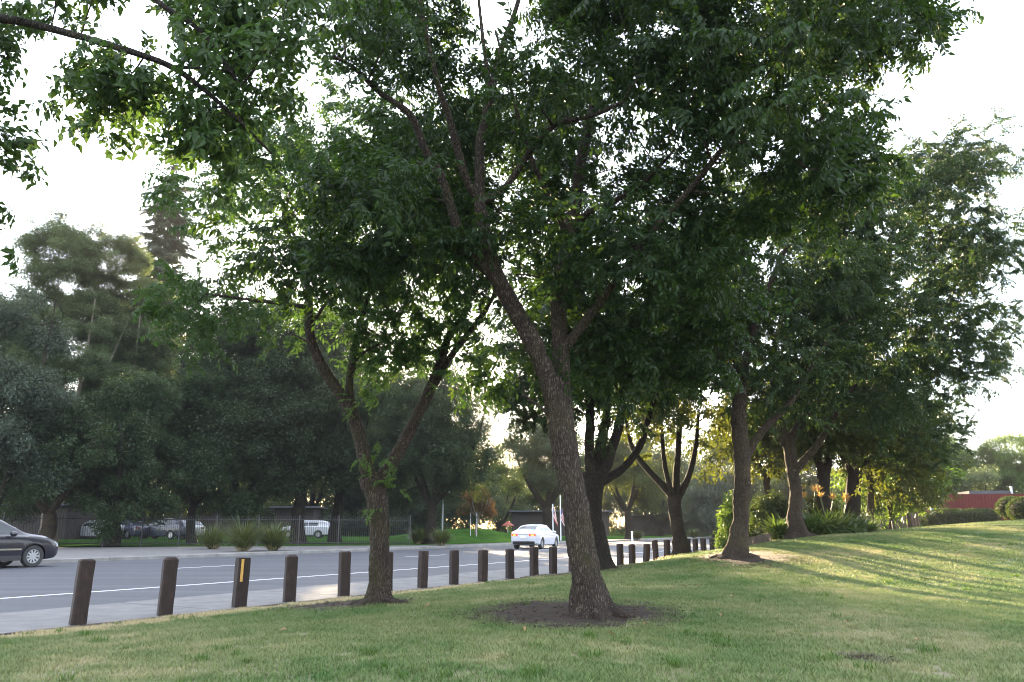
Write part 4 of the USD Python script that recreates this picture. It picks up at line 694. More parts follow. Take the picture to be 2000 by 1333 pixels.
notes = ['leftmost and largest dark brown wooden bollard leaning slightly right', 'second dark brown wooden bollard from the left with worn left edge', 'flat-topped reddish bollard with a yellow strip down its front corner', 'slim dark bollard just right of the one with the yellow strip', 'dark bollard standing left of the slender Y-forked tree',
    'dark bollard half hidden behind the slender Y-forked trunk', 'first flat-topped bollard right of the slender Y-forked tree', 'second bollard right of the slender Y-forked tree', 'third bollard right of the slender Y-forked tree', 'bollard below the rear left wheel of the white moving car', 'bollard in front of the rear right wheel of the white moving car', 'bollard in front of the front wheel of the white moving car',
    'bollard wholly behind the large leaning trunk, nearer its left side', 'bollard behind the large leaning trunk, nearer the multi-stemmed tree', 'dark bollard at the right side of the multi-stemmed trunk', 'lighter brown bollard, first clear one right of the multi-stemmed trunk', 'second clear bollard right of the multi-stemmed trunk', 'tilted bollard third right of the multi-stemmed trunk', 'narrow bollard fourth right of the multi-stemmed trunk', 'bollard just left of the low forking tree',
    'bollard hidden behind the low forking trunk', 'bollard just right of the low forking trunk', 'second small bollard right of the low forking trunk', 'third small bollard right of the low forking trunk', 'fourth small bollard right of the low forking trunk', 'last small bollard beside the shrub at the end of the row']
for k, ((px, yb, yt, w), lb) in enumerate(zip(BOL, notes)):
    # its place on the bed line, from the photo column
    d = ray(px, 1100); u = d[:2] / np.linalg.norm(d[:2]); c = u * (DB / (u @ ROAD_N[:2])); c = np.array([c[0], c[1], 0.02]); Y = c[1]
    h = (yb - yt) * mpp(Y) * 1.0 if k < 18 else 0.8; h = float(np.clip(h, 0.68, 0.86)); r = np.random.default_rng(900 + k)
    lean = {0: 2.2, 1: 1.0, 2: 1.0, 17: 4.5, 18: -2.5}.get(k, r.normal(0, 0.6)); W = (0.185 if k else 0.2) * float(r.uniform(0.94, 1.06))
    x = UsdGeom.Xform.Define(stage, path_for(None, 'bollard')); x.AddTranslateOp().Set(Gf.Vec3d(*map(float, c))); x.AddRotateYOp().Set(float(lean)); x.AddRotateZOp().Set(float(34 + r.normal(0, 6)))
    p = data(x.GetPrim(), label=lb, category='bollard', group='bollards along the road edge')
    obj('post', bollard_mesh(W, h, 40 + k, 0.006 if k in (2, 6) else float(r.uniform(0.018, 0.042))), 'post_wood', p, smooth=35)
    if k == 2: obj('reflector_strip', box(-0.06, -0.02, -W / 2 - 0.012, -W / 2 + 0.01, h * 0.52, h - 0.02), 'worn_yellow', p)

# ------------------------------------------------------------------ cars
def car_shell(L, W, st):
    """Body lofted over stations (x, z bottom, z shoulder, z roof, half width at shoulder share, half width at roof share)."""
    st = np.array(st, float); xs = np.linspace(st[0, 0], st[-1, 0], 60)
    from scipy.interpolate import PchipInterpolator
    g = [PchipInterpolator(st[:, 0], st[:, i])(xs) for i in range(1, 6)]
    rows = []
    for x, zb, zs, zr, ws, wr in zip(xs, *g):
        a, b = W / 2 * ws, W / 2 * wr; m = (zb + zs) / 2
        half = [(0, zb), (a * 0.86, zb), (a * 0.965, zb + 0.07), (a, m), (a * 0.995, zs - 0.1), (a * 0.965, zs), (b * 1.06 + 0.01, zs + 0.25 * (zr - zs)), (b * 1.02, zs + 0.72 * (zr - zs)), (b * 0.92, zs + 0.93 * (zr - zs)), (b * 0.55, zr - 0.004), (0, zr + 0.015)]
        rows.append(np.array([[x, y, z] for y, z in half] + [[x, -y, z] for y, z in half[-2:0:-1]]))
    return np.array(rows), xs, g
def make_car(name, label, loc, rotz, paint, st, L, W, wheels, wr, glass, group=None, lower=None, taillight='lamp_red', braking=False, plate=True):
    t = thing(name, label, 'car', loc, rotz, group)
    R, xs, g = car_shell(L, W, st); n, m = R.shape[:2]; V = R.reshape(-1, 3)
    i, j = np.meshgrid(np.arange(n - 1), np.arange(m), indexing='ij'); j2 = (j + 1) % m
    q = np.stack([i * m + j, i * m + j2, (i + 1) * m + j2, (i + 1) * m + j], -1).reshape(-1, 4); f = np.vstack([q[:, [0, 1, 2]], q[:, [0, 2, 3]]])
    V = np.vstack([V, R[0].mean(0), R[-1].mean(0)]); jj = np.arange(m)
    f = np.vstack([f, np.stack([(jj + 1) % m, jj, np.full(m, n * m)], 1), np.stack([(n - 1) * m + jj, (n - 1) * m + (jj + 1) % m, np.full(m, n * m + 1)], 1)])
    tm = trimesh.Trimesh(V, f, process=True); trimesh.repair.fix_normals(tm)
    body = m3.Manifold(m3.Mesh(np.asarray(tm.vertices, np.float32), np.asarray(tm.faces, np.uint32)))
    for wx in wheels:
        for s in (-1, 1):
            body = body - m3.Manifold.cylinder(0.34, wr + 0.055, wr + 0.055, 40).rotate((90, 0, 0)).translate((wx, s * (W / 2 - 0.06) + 0.17, wr))
    mm = body.to_mesh(); v, ff = np.array(mm.vert_properties[:, :3]), np.array(mm.tri_verts)
    b = obj('body', trimesh.Trimesh(v, ff, process=False), paint, t, smooth=32)
    if lower: obj('sill', [box(wheels[0] + wr + 0.06, wheels[1] - wr - 0.06, s * (W / 2 - 0.02) - 0.03, s * (W / 2 - 0.02) + 0.03, st[3][1] - 0.02, st[3][1] + 0.14) for s in (-1, 1)], lower, t)
    roof_at = lambda x: [np.interp(x, xs, gg) for gg in g]
    def side_panel(x0, x1, f0, f1, y_sign, off=0.008, cut=None):
        P = []
        for x in np.linspace(x0, x1, 10):
            zb, zs, zr, ws, wq = roof_at(x); a, bb = W / 2 * ws, W / 2 * wq; row = []
            for u in (f0, (f0 + f1) / 2, f1):
                zz = zs + u * (zr - zs); yy = np.interp(u, [0, 0.25, 0.72, 0.93], [a * 0.965, bb * 1.06 + 0.01, bb * 1.02, bb * 0.92]); row.append([x, y_sign * (yy + off), zz])
            P.append(row)
        P = np.array(P); return grid_mesh(P[..., 0], P[..., 1], P[..., 2])
    for x0, x1 in glass['side']:
        for s in (-1, 1): obj('window', side_panel(x0, x1, 0.14, 0.8, s), 'car_glass', t, smooth=True)
    for nm, (x0, x1, share) in glass['ends'].items():
        P = []
        for x in np.linspace(x0, x1, 8):
            zb, zs, zr, ws, wq = roof_at(x); ww = W / 2 * wq * share; P.append([[x, y, zr + 0.02 - 0.022 * (y / ww) ** 4] for y in np.linspace(-ww, ww, 7)])
        P = np.array(P); obj(nm, grid_mesh(P[..., 0], P[..., 1], P[..., 2]), 'car_glass', t, smooth=True)
    ty = trimesh.creation.revolve(np.array([(wr * 0.64, -0.1), (wr * 0.93, -0.105), (wr, -0.075), (wr, 0.075), (wr * 0.93, 0.105), (wr * 0.64, 0.1), (wr * 0.64, -0.1)]), sections=36)
    rimp = [trimesh.creation.annulus(wr * 0.57, wr * 0.66, 0.16, sections=32), trimesh.creation.cylinder(wr * 0.13, 0.15, sections=16), trimesh.creation.cylinder(wr * 0.6, 0.05, sections=24)]
    for k in range(10):
        sp_ = trimesh.creation.box((wr * 0.52, 0.05 * wr / 0.33, 0.03)); sp_.apply_translation((wr * 0.36, 0, 0.055)); sp_.apply_transform(trimesh.transformations.rotation_matrix(k * math.pi / 5, (0, 0, 1))); rimp.append(sp_)
    for wx in wheels:
        for s in (-1, 1):
            M = trimesh.transformations.translation_matrix((wx, s * (W / 2 - 0.115), wr)) @ trimesh.transformations.rotation_matrix(-s * math.pi / 2, (1, 0, 0))
            a = ty.copy(); a.apply_transform(M); wh = obj('wheel', a, 'tyre', t, smooth=40)
            dk = rimp[2].copy(); dk.apply_transform(M); obj('brake_disc', dk, 'black_plastic', wh)
            c = trimesh.util.concatenate(rimp[:2] + rimp[3:]); c.apply_transform(M); obj('rim', c, 'rim', wh)
    def skin(ys, zs, sx, off=0.012):                # a panel lying on the front (sx = 1) or rear (sx = -1) skin
        O = np.array([[sx * 6.0, y, z] for y in ys for z in zs]); hit, ri, _ = trimesh.Trimesh(v, ff, process=False).ray.intersects_location(O, np.tile([-sx, 0, 0.0], (len(O), 1)), multiple_hits=False)
        X = np.full(len(O), np.nan); X[ri] = hit[:, 0]; X = np.where(np.isnan(X), np.nanmax(X * -sx) * -sx, X) + sx * off
        O[:, 0] = X; P = O.reshape(len(ys), len(zs), 3); return grid_mesh(P[..., 0], P[..., 1], P[..., 2])
    return t, roof_at, skin
SEDAN = [(-2.3, 0.42, 0.78, 0.86, 0.72, 0.6), (-2.22, 0.3, 0.9, 1.0, 0.9, 0.78), (-2.0, 0.25, 0.95, 1.07, 0.97, 0.82), (-1.75, 0.22, 0.95, 1.12, 1.0, 0.8), (-1.1, 0.2, 0.95, 1.38, 1.0, 0.7), (-0.4, 0.19, 0.94, 1.455, 1.0, 0.68), (0.3, 0.19, 0.92, 1.43, 1.0, 0.69), (0.9, 0.19, 0.9, 1.17, 1.0, 0.74), (1.25, 0.19, 0.88, 1.0, 1.0, 0.8), (1.9, 0.2, 0.78, 0.88, 0.97, 0.76), (2.2, 0.24, 0.66, 0.74, 0.86, 0.66), (2.32, 0.32, 0.55, 0.6, 0.66, 0.5)]
WAGON = [(-2.35, 0.45, 0.85, 1.0, 0.8, 0.66), (-2.28, 0.32, 0.95, 1.25, 0.93, 0.72), (-2.0, 0.26, 1.0, 1.5, 0.99, 0.7), (-1.4, 0.24, 1.0, 1.6, 1.0, 0.71), (-0.5, 0.23, 1.0, 1.62, 1.0, 0.71), (0.2, 0.23, 0.99, 1.58, 1.0, 0.71), (0.75, 0.23, 0.98, 1.32, 1.0, 0.75), (1.2, 0.23, 0.97, 1.09, 1.0, 0.8), (1.8, 0.24, 0.9, 0.99, 0.98, 0.78), (2.15, 0.28, 0.78, 0.86, 0.9, 0.7), (2.32, 0.34, 0.64, 0.7, 0.72, 0.56)]
head = math.atan2(ROAD_DIR[1], ROAD_DIR[0])
wc = on(1050, 1071.5, 0.0); wc_c = road_pt(float(wc @ ROAD_DIR), float(wc @ ROAD_N) + 0.1)
wcar, ra, sp_ = make_car('car', 'white saloon driving away with lit brake lamps', wc_c, head + math.radians(9), 'car_white', SEDAN, 4.6, 1.79, (-1.33, 1.37), 0.325,
    dict(side=[(-1.28, -0.45), (-0.37, 0.72)], ends={'rear_window': (-1.72, -1.02, 0.8), 'windscreen': (0.42, 1.16, 0.84)}))
for s in (-1, 1):
    lamp = obj('tail_lamp', sp_(s * np.linspace(0.36, 0.76, 9), np.linspace(0.76, 0.9, 5), -1), 'lamp_red', wcar, smooth=True)
    obj('brake_light', sp_(s * np.linspace(0.48, 0.68, 5), np.linspace(0.77, 0.85, 3), -1, 0.02), 'lamp_amber', lamp, smooth=True)
    obj('mirror', trimesh.Trimesh(*[np.array(a) for a in (lambda m: (m.vertices * (0.1, 0.13, 0.08) + (0.62, s * 0.98, 0.98), m.faces))(trimesh.creation.icosphere(2))]), 'car_white', wcar, smooth=True)
    obj('door_handle', box(-0.62, -0.42, s * 0.893 - 0.012, s * 0.893 + 0.012, 0.83, 0.86), 'car_white', wcar)
obj('number_plate', sp_(np.linspace(-0.17, 0.17, 3), np.linspace(0.66, 0.78, 3), -1, 0.02), 'plate', wcar)
obj('trim_bar', sp_(np.linspace(-0.36, 0.36, 7), np.linspace(0.83, 0.855, 2), -1, 0.018), 'black_plastic', wcar)
obj('lower_bumper', sp_(np.linspace(-0.7, 0.7, 13), np.linspace(0.3, 0.46, 4), -1, 0.015), 'black_plastic', wcar, smooth=True)
dc = on(64, 1108.5, 0.0); dcc = road_pt(float(dc @ ROAD_DIR) - 1.38, float(dc @ ROAD_N) + 0.95)
dcar, _, dsk = make_car('car', 'dark wagon with pale glossy bonnet driving in from the left edge', dcc, head, 'car_dark', WAGON, 4.65, 1.86, (-1.36, 1.38), 0.345,
    dict(side=[(-2.0, -1.25), (-1.15, -0.3), (-0.22, 0.8)], ends={'windscreen': (0.3, 1.12, 0.86), 'rear_window': (-2.27, -2.02, 0.85)}), lower='black_plastic')
for s in (-1, 1):
    obj('headlight', dsk(s * np.linspace(0.5, 0.84, 7), np.linspace(0.64, 0.8, 5), 1), 'lamp_clear', dcar, smooth=True)
    obj('mirror', trimesh.Trimesh(*[np.array(a) for a in (lambda m: (m.vertices * (0.1, 0.13, 0.09) + (0.6, s * 1.02, 1.06), m.faces))(trimesh.creation.icosphere(2))]), 'car_dark', dcar, smooth=True)
    obj('side_trim', box(-0.98, 0.95, s * 0.935 - 0.012, s * 0.935 + 0.012, 0.55, 0.6), 'chrome', dcar)
obj('grille', dsk(np.linspace(-0.42, 0.42, 9), np.linspace(0.42, 0.58, 4), 1), 'black_plastic', dcar, smooth=True)
def parked(label, px, py, Y, rot, paint, st, **kw):
    b = at(px, HORIZON, Y); z = float(yard_z(b[0], b[1])) + 0.02
    t, *_ = make_car('parked_car', label, (b[0], b[1], z), rot, paint, st, 4.6, 1.8, (-1.33, 1.37), 0.33, dict(side=[(-1.25, -0.4), (-0.32, 0.72)], ends={'rear_window': (-1.72, -1.05, 0.8), 'windscreen': (0.42, 1.14, 0.84)}), group='cars parked behind the fence')
    for s in (-1, 1): obj('tail_lamp', box(-2.3, -2.2, s * 0.6 - 0.13, s * 0.6 + 0.13, 0.78, 0.92), 'lamp_clear' if 0 else 'umbrella_red', t)
    return t
parked('white parked car left of the thick black trunk behind the fence', 190, 0, 66, math.radians(172), 'car_white', SEDAN)
parked('dark parked saloon just right of the thick black trunk', 248, 0, 67, math.radians(150), 'car_navy', SEDAN)
parked('dark parked wagon left of the grass clumps', 320, 0, 67, math.radians(165), 'car_navy', WAGON)
parked('silver parked car half hidden left of the grass clumps', 372, 0, 70, math.radians(120), 'car_silver', SEDAN)
parked('white parked wagon behind the V-shaped dark trunk', 596, 0, 77, math.radians(185), 'car_white', WAGON)

# ------------------------------------------------------------------ iron fence, buildings behind
fx = thing('iron_fence', 'black iron picket fence along the far pavement', 'fence')
fp = [on(px, py, 0.145) for px, py in fence_px]; fp = [fp[0] + (fp[0] - fp[1]) * 0.4] + fp
picks, FH = [], 1.75
for a, b in zip(fp[:-1], fp[1:]):
    L = np.linalg.norm(b - a); u = (b - a) / L; nrm = np.array([-u[1], u[0], 0]); k = max(1, round(L / 2.4))
    for i in range(k + (b is fp[-1])):
        c = a + u * L * i / k; z = float(yard_z(c[0], c[1])); obj('post', box(c[0] - 0.035, c[0] + 0.035, c[1] - 0.035, c[1] + 0.035, z - 0.1, z + FH + 0.12), 'iron', fx)
    for i in range(k):
        c, d = a + u * L * i / k, a + u * L * (i + 1) / k; zc, zd = float(yard_z(c[0], c[1])), float(yard_z(d[0], d[1]))
        for hz in (0.18, FH - 0.18): obj('rail', tube(np.array([[c[0], c[1], zc + hz], [d[0], d[1], zd + hz]]), [0.022, 0.022], 4, cap=False), 'iron', fx)
        m = max(2, round(np.linalg.norm(d - c) / 0.125))
        for q in range(1, m):
            e = c + (d - c) * q / m; z = zc + (zd - zc) * q / m; picks.append(box(e[0] - 0.009, e[0] + 0.009, e[1] - 0.009, e[1] + 0.009, z + 0.05, z + FH + 0.05))
obj('pickets', picks, 'iron', fx, kind='stuff')
def shed(name, label, px0, px1, Y, h, base, depth=5.0, wallm='wall_brown', roofm='roof_grey', rotd=0.0, board=0.22):
    a, b = at(px0, HORIZON, Y), at(px1, HORIZON, Y); w = b[0] - a[0]
    t = thing(name, label, 'building', (a[0], a[1], base), rotd); k = max(3, int(w / board))
    obj('wall', [box(0, w, 0.0, depth, -0.3, h)], wallm, t)
    obj('cladding', [box(i * w / k + 0.012, (i + 1) * w / k - 0.012, -0.025, -0.002, -0.2, h - 0.05) for i in range(k)], wallm, t, kind='stuff')
    obj('roof', [box(-0.4, w + 0.4, -0.6, depth + 0.4, h + 0.002, h + 0.18)], roofm, t); return t
shed('building', 'low brown boarded building behind the fence and forked brown trunk', -40, 128, 63, 2.6, 0.3)
shed('building', 'brown building deep behind the parked dark cars', 310, 440, 84, 3.0, 0.4)
shed('carport', 'low flat carport roof above the white parked wagon', 535, 612, 84, 2.7, 0.5, 4.0)
shed('building', 'brown hazy wall deep behind the white moving car', 1000, 1190, 100, 2.6, 0.5)
shed('building', 'dim brown wall beyond the far end of the road', 1230, 1400, 112, 2.2, 0.6)

# ------------------------------------------------------------------ grass clumps by the road, signs, flags, umbrella
def arching(n, R, H, seed, w=0.014, lean=0.6, seg=7):
    """A tuft of long blades that spring from the base and bend over under their own weight."""
    r = np.random.default_rng(seed); u = np.linspace(0, 1, seg); a = r.uniform(0, 2 * np.pi, n); e0 = np.radians(r.uniform(38, 88, n)); bend = np.radians(r.uniform(20, 120, n)) * min(1.2, lean); L = H * r.uniform(0.7, 1.3, n) * 1.1
    ang = e0[:, None] - bend[:, None] * u[None] ** 1.3; st_ = L[:, None] / (seg - 1); ds = np.cos(ang) * st_; dz = np.sin(ang) * st_
    out = np.cumsum(np.c_[np.zeros(n), ds[:, :-1]], 1); z = np.cumsum(np.c_[np.zeros(n), dz[:, :-1]], 1); b0 = r.uniform(0, R * 0.4, n)
    P = np.stack([np.cos(a)[:, None] * (out + b0[:, None]), np.sin(a)[:, None] * (out + b0[:, None]), np.maximum(z, 0.01)], -1)
    side = np.stack([-np.sin(a), np.cos(a), 0 * a], -1)[:, None] * (w * r.uniform(0.7, 1.3, n))[:, None, None] * (np.sin(np.clip(u * 0.92 + 0.08, 0, 1) * np.pi) * 0.9 + 0.06)[None, :, None]
    V = np.concatenate([P - side, P + side], 1).reshape(-1, 3); k = np.arange(seg - 1); f = np.vstack([np.stack([k, k + 1, k + seg + 1], 1), np.stack([k, k + seg + 1, k + seg], 1)])
    return V, (f[None] + (np.arange(n) * 2 * seg)[:, None, None]).reshape(-1, 3)
GC = [(415, 1073, 60, 75, 'leftmost of the three spiky grass clumps in front of the fence'), (474, 1077, 62, 78, 'middle of the three spiky grass clumps in front of the fence'), (533, 1076, 60, 78, 'rightmost of the three spiky grass clumps in front of the fence'),
    (816, 1063, 36, 48, 'narrow grass clump left of the grey green tree trunk'), (862, 1066, 44, 42, 'wide grass clump at the left foot of the grassy mound'), (1246, 1054, 22, 22, 'round grass tuft on the low far lawn beside a white post'), (1356, 1051, 24, 24, 'round grass tuft beyond the road just right of the low forking tree')]
for k, (px, py, w, h, lb) in enumerate(GC):
    b = on(px, py, 0.15); m = mpp(b[1]); t = thing('grass_clump', lb, 'grass clump', b, 0, 'grass clumps across the road')
    obj('blades', arching(650, w * m * 0.35, h * m * 0.66 * (0.85 + 0.3 * ((k * 37) % 10) / 10), 300 + k, 0.012 * max(1, b[1] / 45), 0.85), 'leaf_grass_clump', t, kind='stuff')
    obj('dry_base', arching(90, w * m * 0.5, h * m * 0.22, 330 + k, 0.02, 1.0), 'grass_blade', t, kind='stuff')
def pole(name, label, cat, px, py, Y, top, r0, m='pole_white'):
    b = at(px, HORIZON, Y); z = float(yard_z(b[0], b[1])); h = at(px, top, Y)[2] - z; t = thing(name, label, cat, (b[0], b[1], z))
    obj('pole', tube(np.array([[0, 0, -0.2], [0, 0, h * 0.5], [0, 0, h]]), [r0, r0 * 0.9, r0 * 0.75], 10), m, t, smooth=True); return t, h
def flag(t, h, mats, seed, z0=0.0):
    u, v = np.meshgrid(np.linspace(0, 1, 9), np.linspace(0, 1, 7), indexing='ij'); X = 0.03 + 0.42 * u * (0.6 + 0.4 * v); Y = 0.09 * np.sin(u * 7 + v * 2 + seed); Z = h - 0.1 - z0 - 1.1 * v - 0.75 * u
    f = obj('flag', grid_mesh(X, Y, Z), mats[0], t, smooth=True)
    for i in range(3): obj('stripe', grid_mesh(X[:, 2 * i:2 * i + 2], Y[:, 2 * i:2 * i + 2] - 0.012, Z[:, 2 * i:2 * i + 2]), mats[1], f, smooth=True)
    obj('canton', grid_mesh(X[:4, :4], Y[:4, :4] - 0.02, Z[:4, :4]), mats[2], f, smooth=True)
t, h = pole('flagpole', 'left of two white flagpoles beyond the white moving car', 'flagpole', 1080, 0, 72, 985, 0.055); flag(t, h, ('flag_red', 'flag_white', 'flag_blue'), 1)
t, h = pole('flagpole', 'right of two white flagpoles beside the large leaning trunk', 'flagpole', 1095, 0, 72, 968, 0.055); flag(t, h, ('flag_white', 'flag_red', 'flag_blue'), 3, 0.9)
t, h = pole('lamp_post', 'slim grey lamp post right of the grey green tree trunk', 'lamp post', 864, 0, 60, 962, 0.06, 'post_grey'); obj('lamp_head', box(-0.08, 0.5, -0.09, 0.09, h - 0.05, h + 0.06), 'post_grey', t)
t, h = pole('marker_post', 'short white post beside the round grass tuft', 'post', 1234, 0, 70, 1040, 0.09); obj('cap', trimesh.creation.icosphere(2, 0.1).apply_translation((0, 0, h)), 'pole_white', t)
for px, lb in ((919, 'left of two thin pale stakes on the grassy mound'), (931, 'right of two thin pale stakes under the orange tree')):
    t, h = pole('tree_stake', lb, 'stake', px, 0, 69, 1002, 0.035, 'post_grey'); obj('tie', trimesh.creation.cylinder(0.05, 0.06).apply_translation((0, 0, h * 0.8)), 'black_plastic', t)
b = at(992, HORIZON, 92); z = float(yard_z(b[0], b[1])); t = thing('patio_umbrella', 'red patio umbrella beyond the grassy mound left of the white car', 'umbrella', (b[0], b[1], z))
can = trimesh.creation.cone(0.72, 0.5, sections=8); h = at(992, 1036, 92)[2] - z + 0.6; can.apply_translation((0, 0, h - 0.1)); obj('canopy', can, 'umbrella_red', t); obj('pole', trimesh.creation.cylinder(0.03, h).apply_translation((0, 0, h / 2)), 'pole_white', t)

# ------------------------------------------------------------------ shrub bed, edging, hedge, red wall on the right
def foliage_thing(name, label, cat, pts, leaf, L, W, n_leaf, R, seed, stem=None, group=None, parts=()):
    """A shrub: a mound of leaf tufts at pts, with stems."""
    c = np.mean(pts, 0); t = thing(name, label, cat, (c[0], c[1], float(lawn_z(c[0], c[1])[0])), 0, group); o = np.array([c[0], c[1], float(lawn_z(c[0], c[1])[0])])
    r = np.random.default_rng(seed); k = len(pts); P = np.asarray(pts) - o
    obj('stems', cat_mesh([tube(catmull([(p[0] * 0.15, p[1] * 0.15, -0.1), (p[0] * 0.5, p[1] * 0.5, max(0.1, p[2] * 0.6)), p], 5), np.linspace(0.025, 0.006, 5), 4, cap=False) for p in P[:60]]), 'bark_dark', t, kind='stuff')
    M = euler_frames(r.uniform(0, 6.3, k), r.normal(0, 0.4, k), r.normal(0, 0.3, k))
    instancer(t, 'foliage', [(clump_mesh(seed + i, n_leaf, R, L, W, 0.8), leaf) for i in range(3)], P, M, r.uniform(0.8, 1.25, k), r.integers(0, 3, k)); return t
def mound_pts(px0, px1, pyt, Y, dep, n, seed, low=0.1):
    r = np.random.default_rng(seed); a, b = at(px0, HORIZON, Y), at(px1, HORIZON, Y); cx, hw = (a[0] + b[0]) / 2, (b[0] - a[0]) / 2; out = []
    zt = at((px0 + px1) / 2, pyt, Y)[2]
    while len(out) < n:
        d = r.normal(size=3); d /= np.linalg.norm(d); d[2] = abs(d[2]); s = r.uniform(0.55, 1) * (1 + 0.25 * float(fbm((d * 1.8 + seed)[None], 2, seed)[0]))
        x, y = cx + d[0] * hw * s, Y + d[1] * dep * s; z0 = float(lawn_z(x, y)[0]); out.append((x, y, z0 + low + d[2] * s * (zt - z0)))
    return np.array(out)
foliage_thing('shrub', 'light green leafy shrub at the end of the bollards behind the scarred trunk', 'shrub', mound_pts(1405, 1455, 985, 25, 0.8, 90, 1), 'leaf_fresh', 0.09, 0.045, 70, 0.22, 401)
foliage_thing('shrub', 'dark dense rounded shrub between the scarred trunk and the pale brown trunk', 'shrub', mound_pts(1455, 1570, 975, 27, 1.2, 260, 2), 'leaf_hedge', 0.09, 0.045, 80, 0.24, 402)
foliage_thing('shrub', 'bronze tipped shrub rising behind the flower bed', 'shrub', mound_pts(1540, 1660, 975, 31, 1.2, 150, 3), 'leaf_gold', 0.1, 0.05, 60, 0.24, 403)
foliage_thing('shrub', 'pale twiggy shrub at the right end of the flower bed', 'shrub', mound_pts(1640, 1715, 1000, 33, 1.0, 70, 4), 'leaf_light', 0.1, 0.04, 40, 0.26, 404)
SP_ = [(1520, 1052, 24.2, 42, 'strappy plant at the left end of the flower bed by the low picket edging'), (1590, 1045, 25.5, 50, 'tall strappy plant just right of the pale brown trunk'), (1618, 1043, 26.5, 52, 'strappy plant below the orange flower heads'), (1645, 1041, 27.5, 44, 'strappy plant third right of the pale brown trunk'), (1672, 1038, 29, 38, 'strappy plant in front of the thick dark tree'), (1695, 1036, 30.5, 26, 'small strappy plant at the right end of the flower bed'), (1540, 1050, 25, 40, 'strappy plant half hidden behind the pale brown trunk')]
for k, (px, py, Y, hp, lb) in enumerate(SP_):
    b = at(px, py, Y); b[2] = float(lawn_z(b[0], b[1])[0]); m = mpp(Y); t = thing('strappy_plant', lb, 'plant', b, 0, 'strappy plants in the flower bed')
    obj('leaves', arching(230, 24 * m, hp * m * 0.95, 500 + k, 0.032, 1.2, 7), 'leaf_strap', t, kind='stuff')
    if k in (1, 2, 3):
        r = np.random.default_rng(k)
        for j in range(3):
            a = r.uniform(0, 6.3); e = np.array([0.35 * math.cos(a), 0.3 * math.sin(a), hp * m * r.uniform(1.3, 1.75)]); st_ = obj('flower_stalk', tube(catmull([(0, 0, 0), e * (0.4, 0.4, 0.55), e], 6), np.linspace(0.012, 0.007, 6), 5), 'leaf_strap', t, smooth=True)
            obj('flower_head', arching(22, 0.1, 0.2, 560 + 9 * k + j, 0.022, 0.9, 4)[0] * 1.0 + e - np.array([0, 0, 0.03]) if 0 else (arching(22, 0.1, 0.2, 560 + 9 * k + j, 0.022, 0.9, 4)[0] + e - np.array([0, 0, 0.03]), arching(22, 0.1, 0.2, 560 + 9 * k + j, 0.022, 0.9, 4)[1]), 'flower_pale', st_)
a, b = at(1462, 1058, 22.6), at(1506, 1057, 23.6); t = thing('picket_edging', 'low dark wooden picket edging between the scarred trunk and the flower bed', 'fence'); n = 18
for i in range(n):
    c = a + (b - a) * i / (n - 1); z = float(lawn_z(c[0], c[1])[0]); obj('plank', box(c[0] - 0.014, c[0] + 0.014, c[1] - 0.012, c[1] + 0.012, z - 0.1, z + 0.24 + 0.01 * math.sin(i * 2.1)), 'edging_wood', t)
# red wall, hedge, topiary
RW = 56.0
a, b = at(1828, HORIZON, RW), at(2250, HORIZON, RW - 3); zb = at(1832, 1024, RW)[2] - 0.25; L = np.linalg.norm((b - a)[:2]); rot = math.atan2(b[1] - a[1], b[0] - a[0]); zt = at(1832, 966, RW)[2] - zb
t = thing('red_wall_building', 'dark red boarded wall with grey roof piece behind the clipped hedge', 'building', (a[0], a[1], zb), rot)
obj('wall', [box(0, L, 0, 4.0, -0.6, zt)], 'wall_red', t)
nb = int(L / 0.2); obj('cladding', [box(i * L / nb + 0.008, (i + 1) * L / nb - 0.008, -0.02, -0.002, -0.5, zt - 0.02) for i in range(nb)], 'wall_red', t, kind='stuff')
obj('roof', [box(2.4, 5.0, 0.3, 3.0, zt + 0.002, zt + 0.22)], 'roof_grey', t); obj('vent_pipe', [box(4.9, 5.02, 0.1, 0.22, zt + 0.003, zt + 0.5)], 'post_grey', t)
obj('corner_post', [box(-0.22, -0.06, -0.08, 0.08, -0.6, zt + 0.35)], 'post_grey', t); obj('rain_pipe', trimesh.creation.cylinder(0.05, 0.5).apply_translation((0.25, 0.3, zt + 0.25)), 'pole_white', t)
def hedge(name, label, cat, shape, leaf, seed, step, parent_core=True):
    """Clipped foliage over a dense core: leaves sit just in and outside the clipped surface."""
    core = shape.copy(); core.apply_transform(trimesh.transformations.scale_and_translate(0.94, core.centroid * 0.06)) if False else None
    r = np.random.default_rng(seed); P, fi = trimesh.sample.sample_surface(shape, int(shape.area / step), seed=seed); N = shape.face_normals[fi]; t = thing(name, label, cat)
    P = P + N * r.normal(-0.02, 0.035, (len(P), 1)) + 0.05 * fbm(P * 1.4, 2, seed)[:, None] * N
    yaw, pit = np.arctan2(N[:, 1], N[:, 0]) + r.normal(0, 0.9, len(P)), np.arcsin(np.clip(N[:, 2], -1, 1)) * 0.6 + r.normal(0.1, 0.6, len(P))
    obj('twigs', trimesh.Trimesh(shape.vertices - shape.vertex_normals * 0.12, shape.faces, process=False), 'bark_dark', t, kind='stuff')
    obj('leaves', place_leaves(P, yaw, pit, r.normal(0, 0.7, len(P)), r.uniform(0.7, 1.3, len(P)), 0.11, 0.06, 0.01, 0.02, False), leaf, t, kind='stuff'); return t
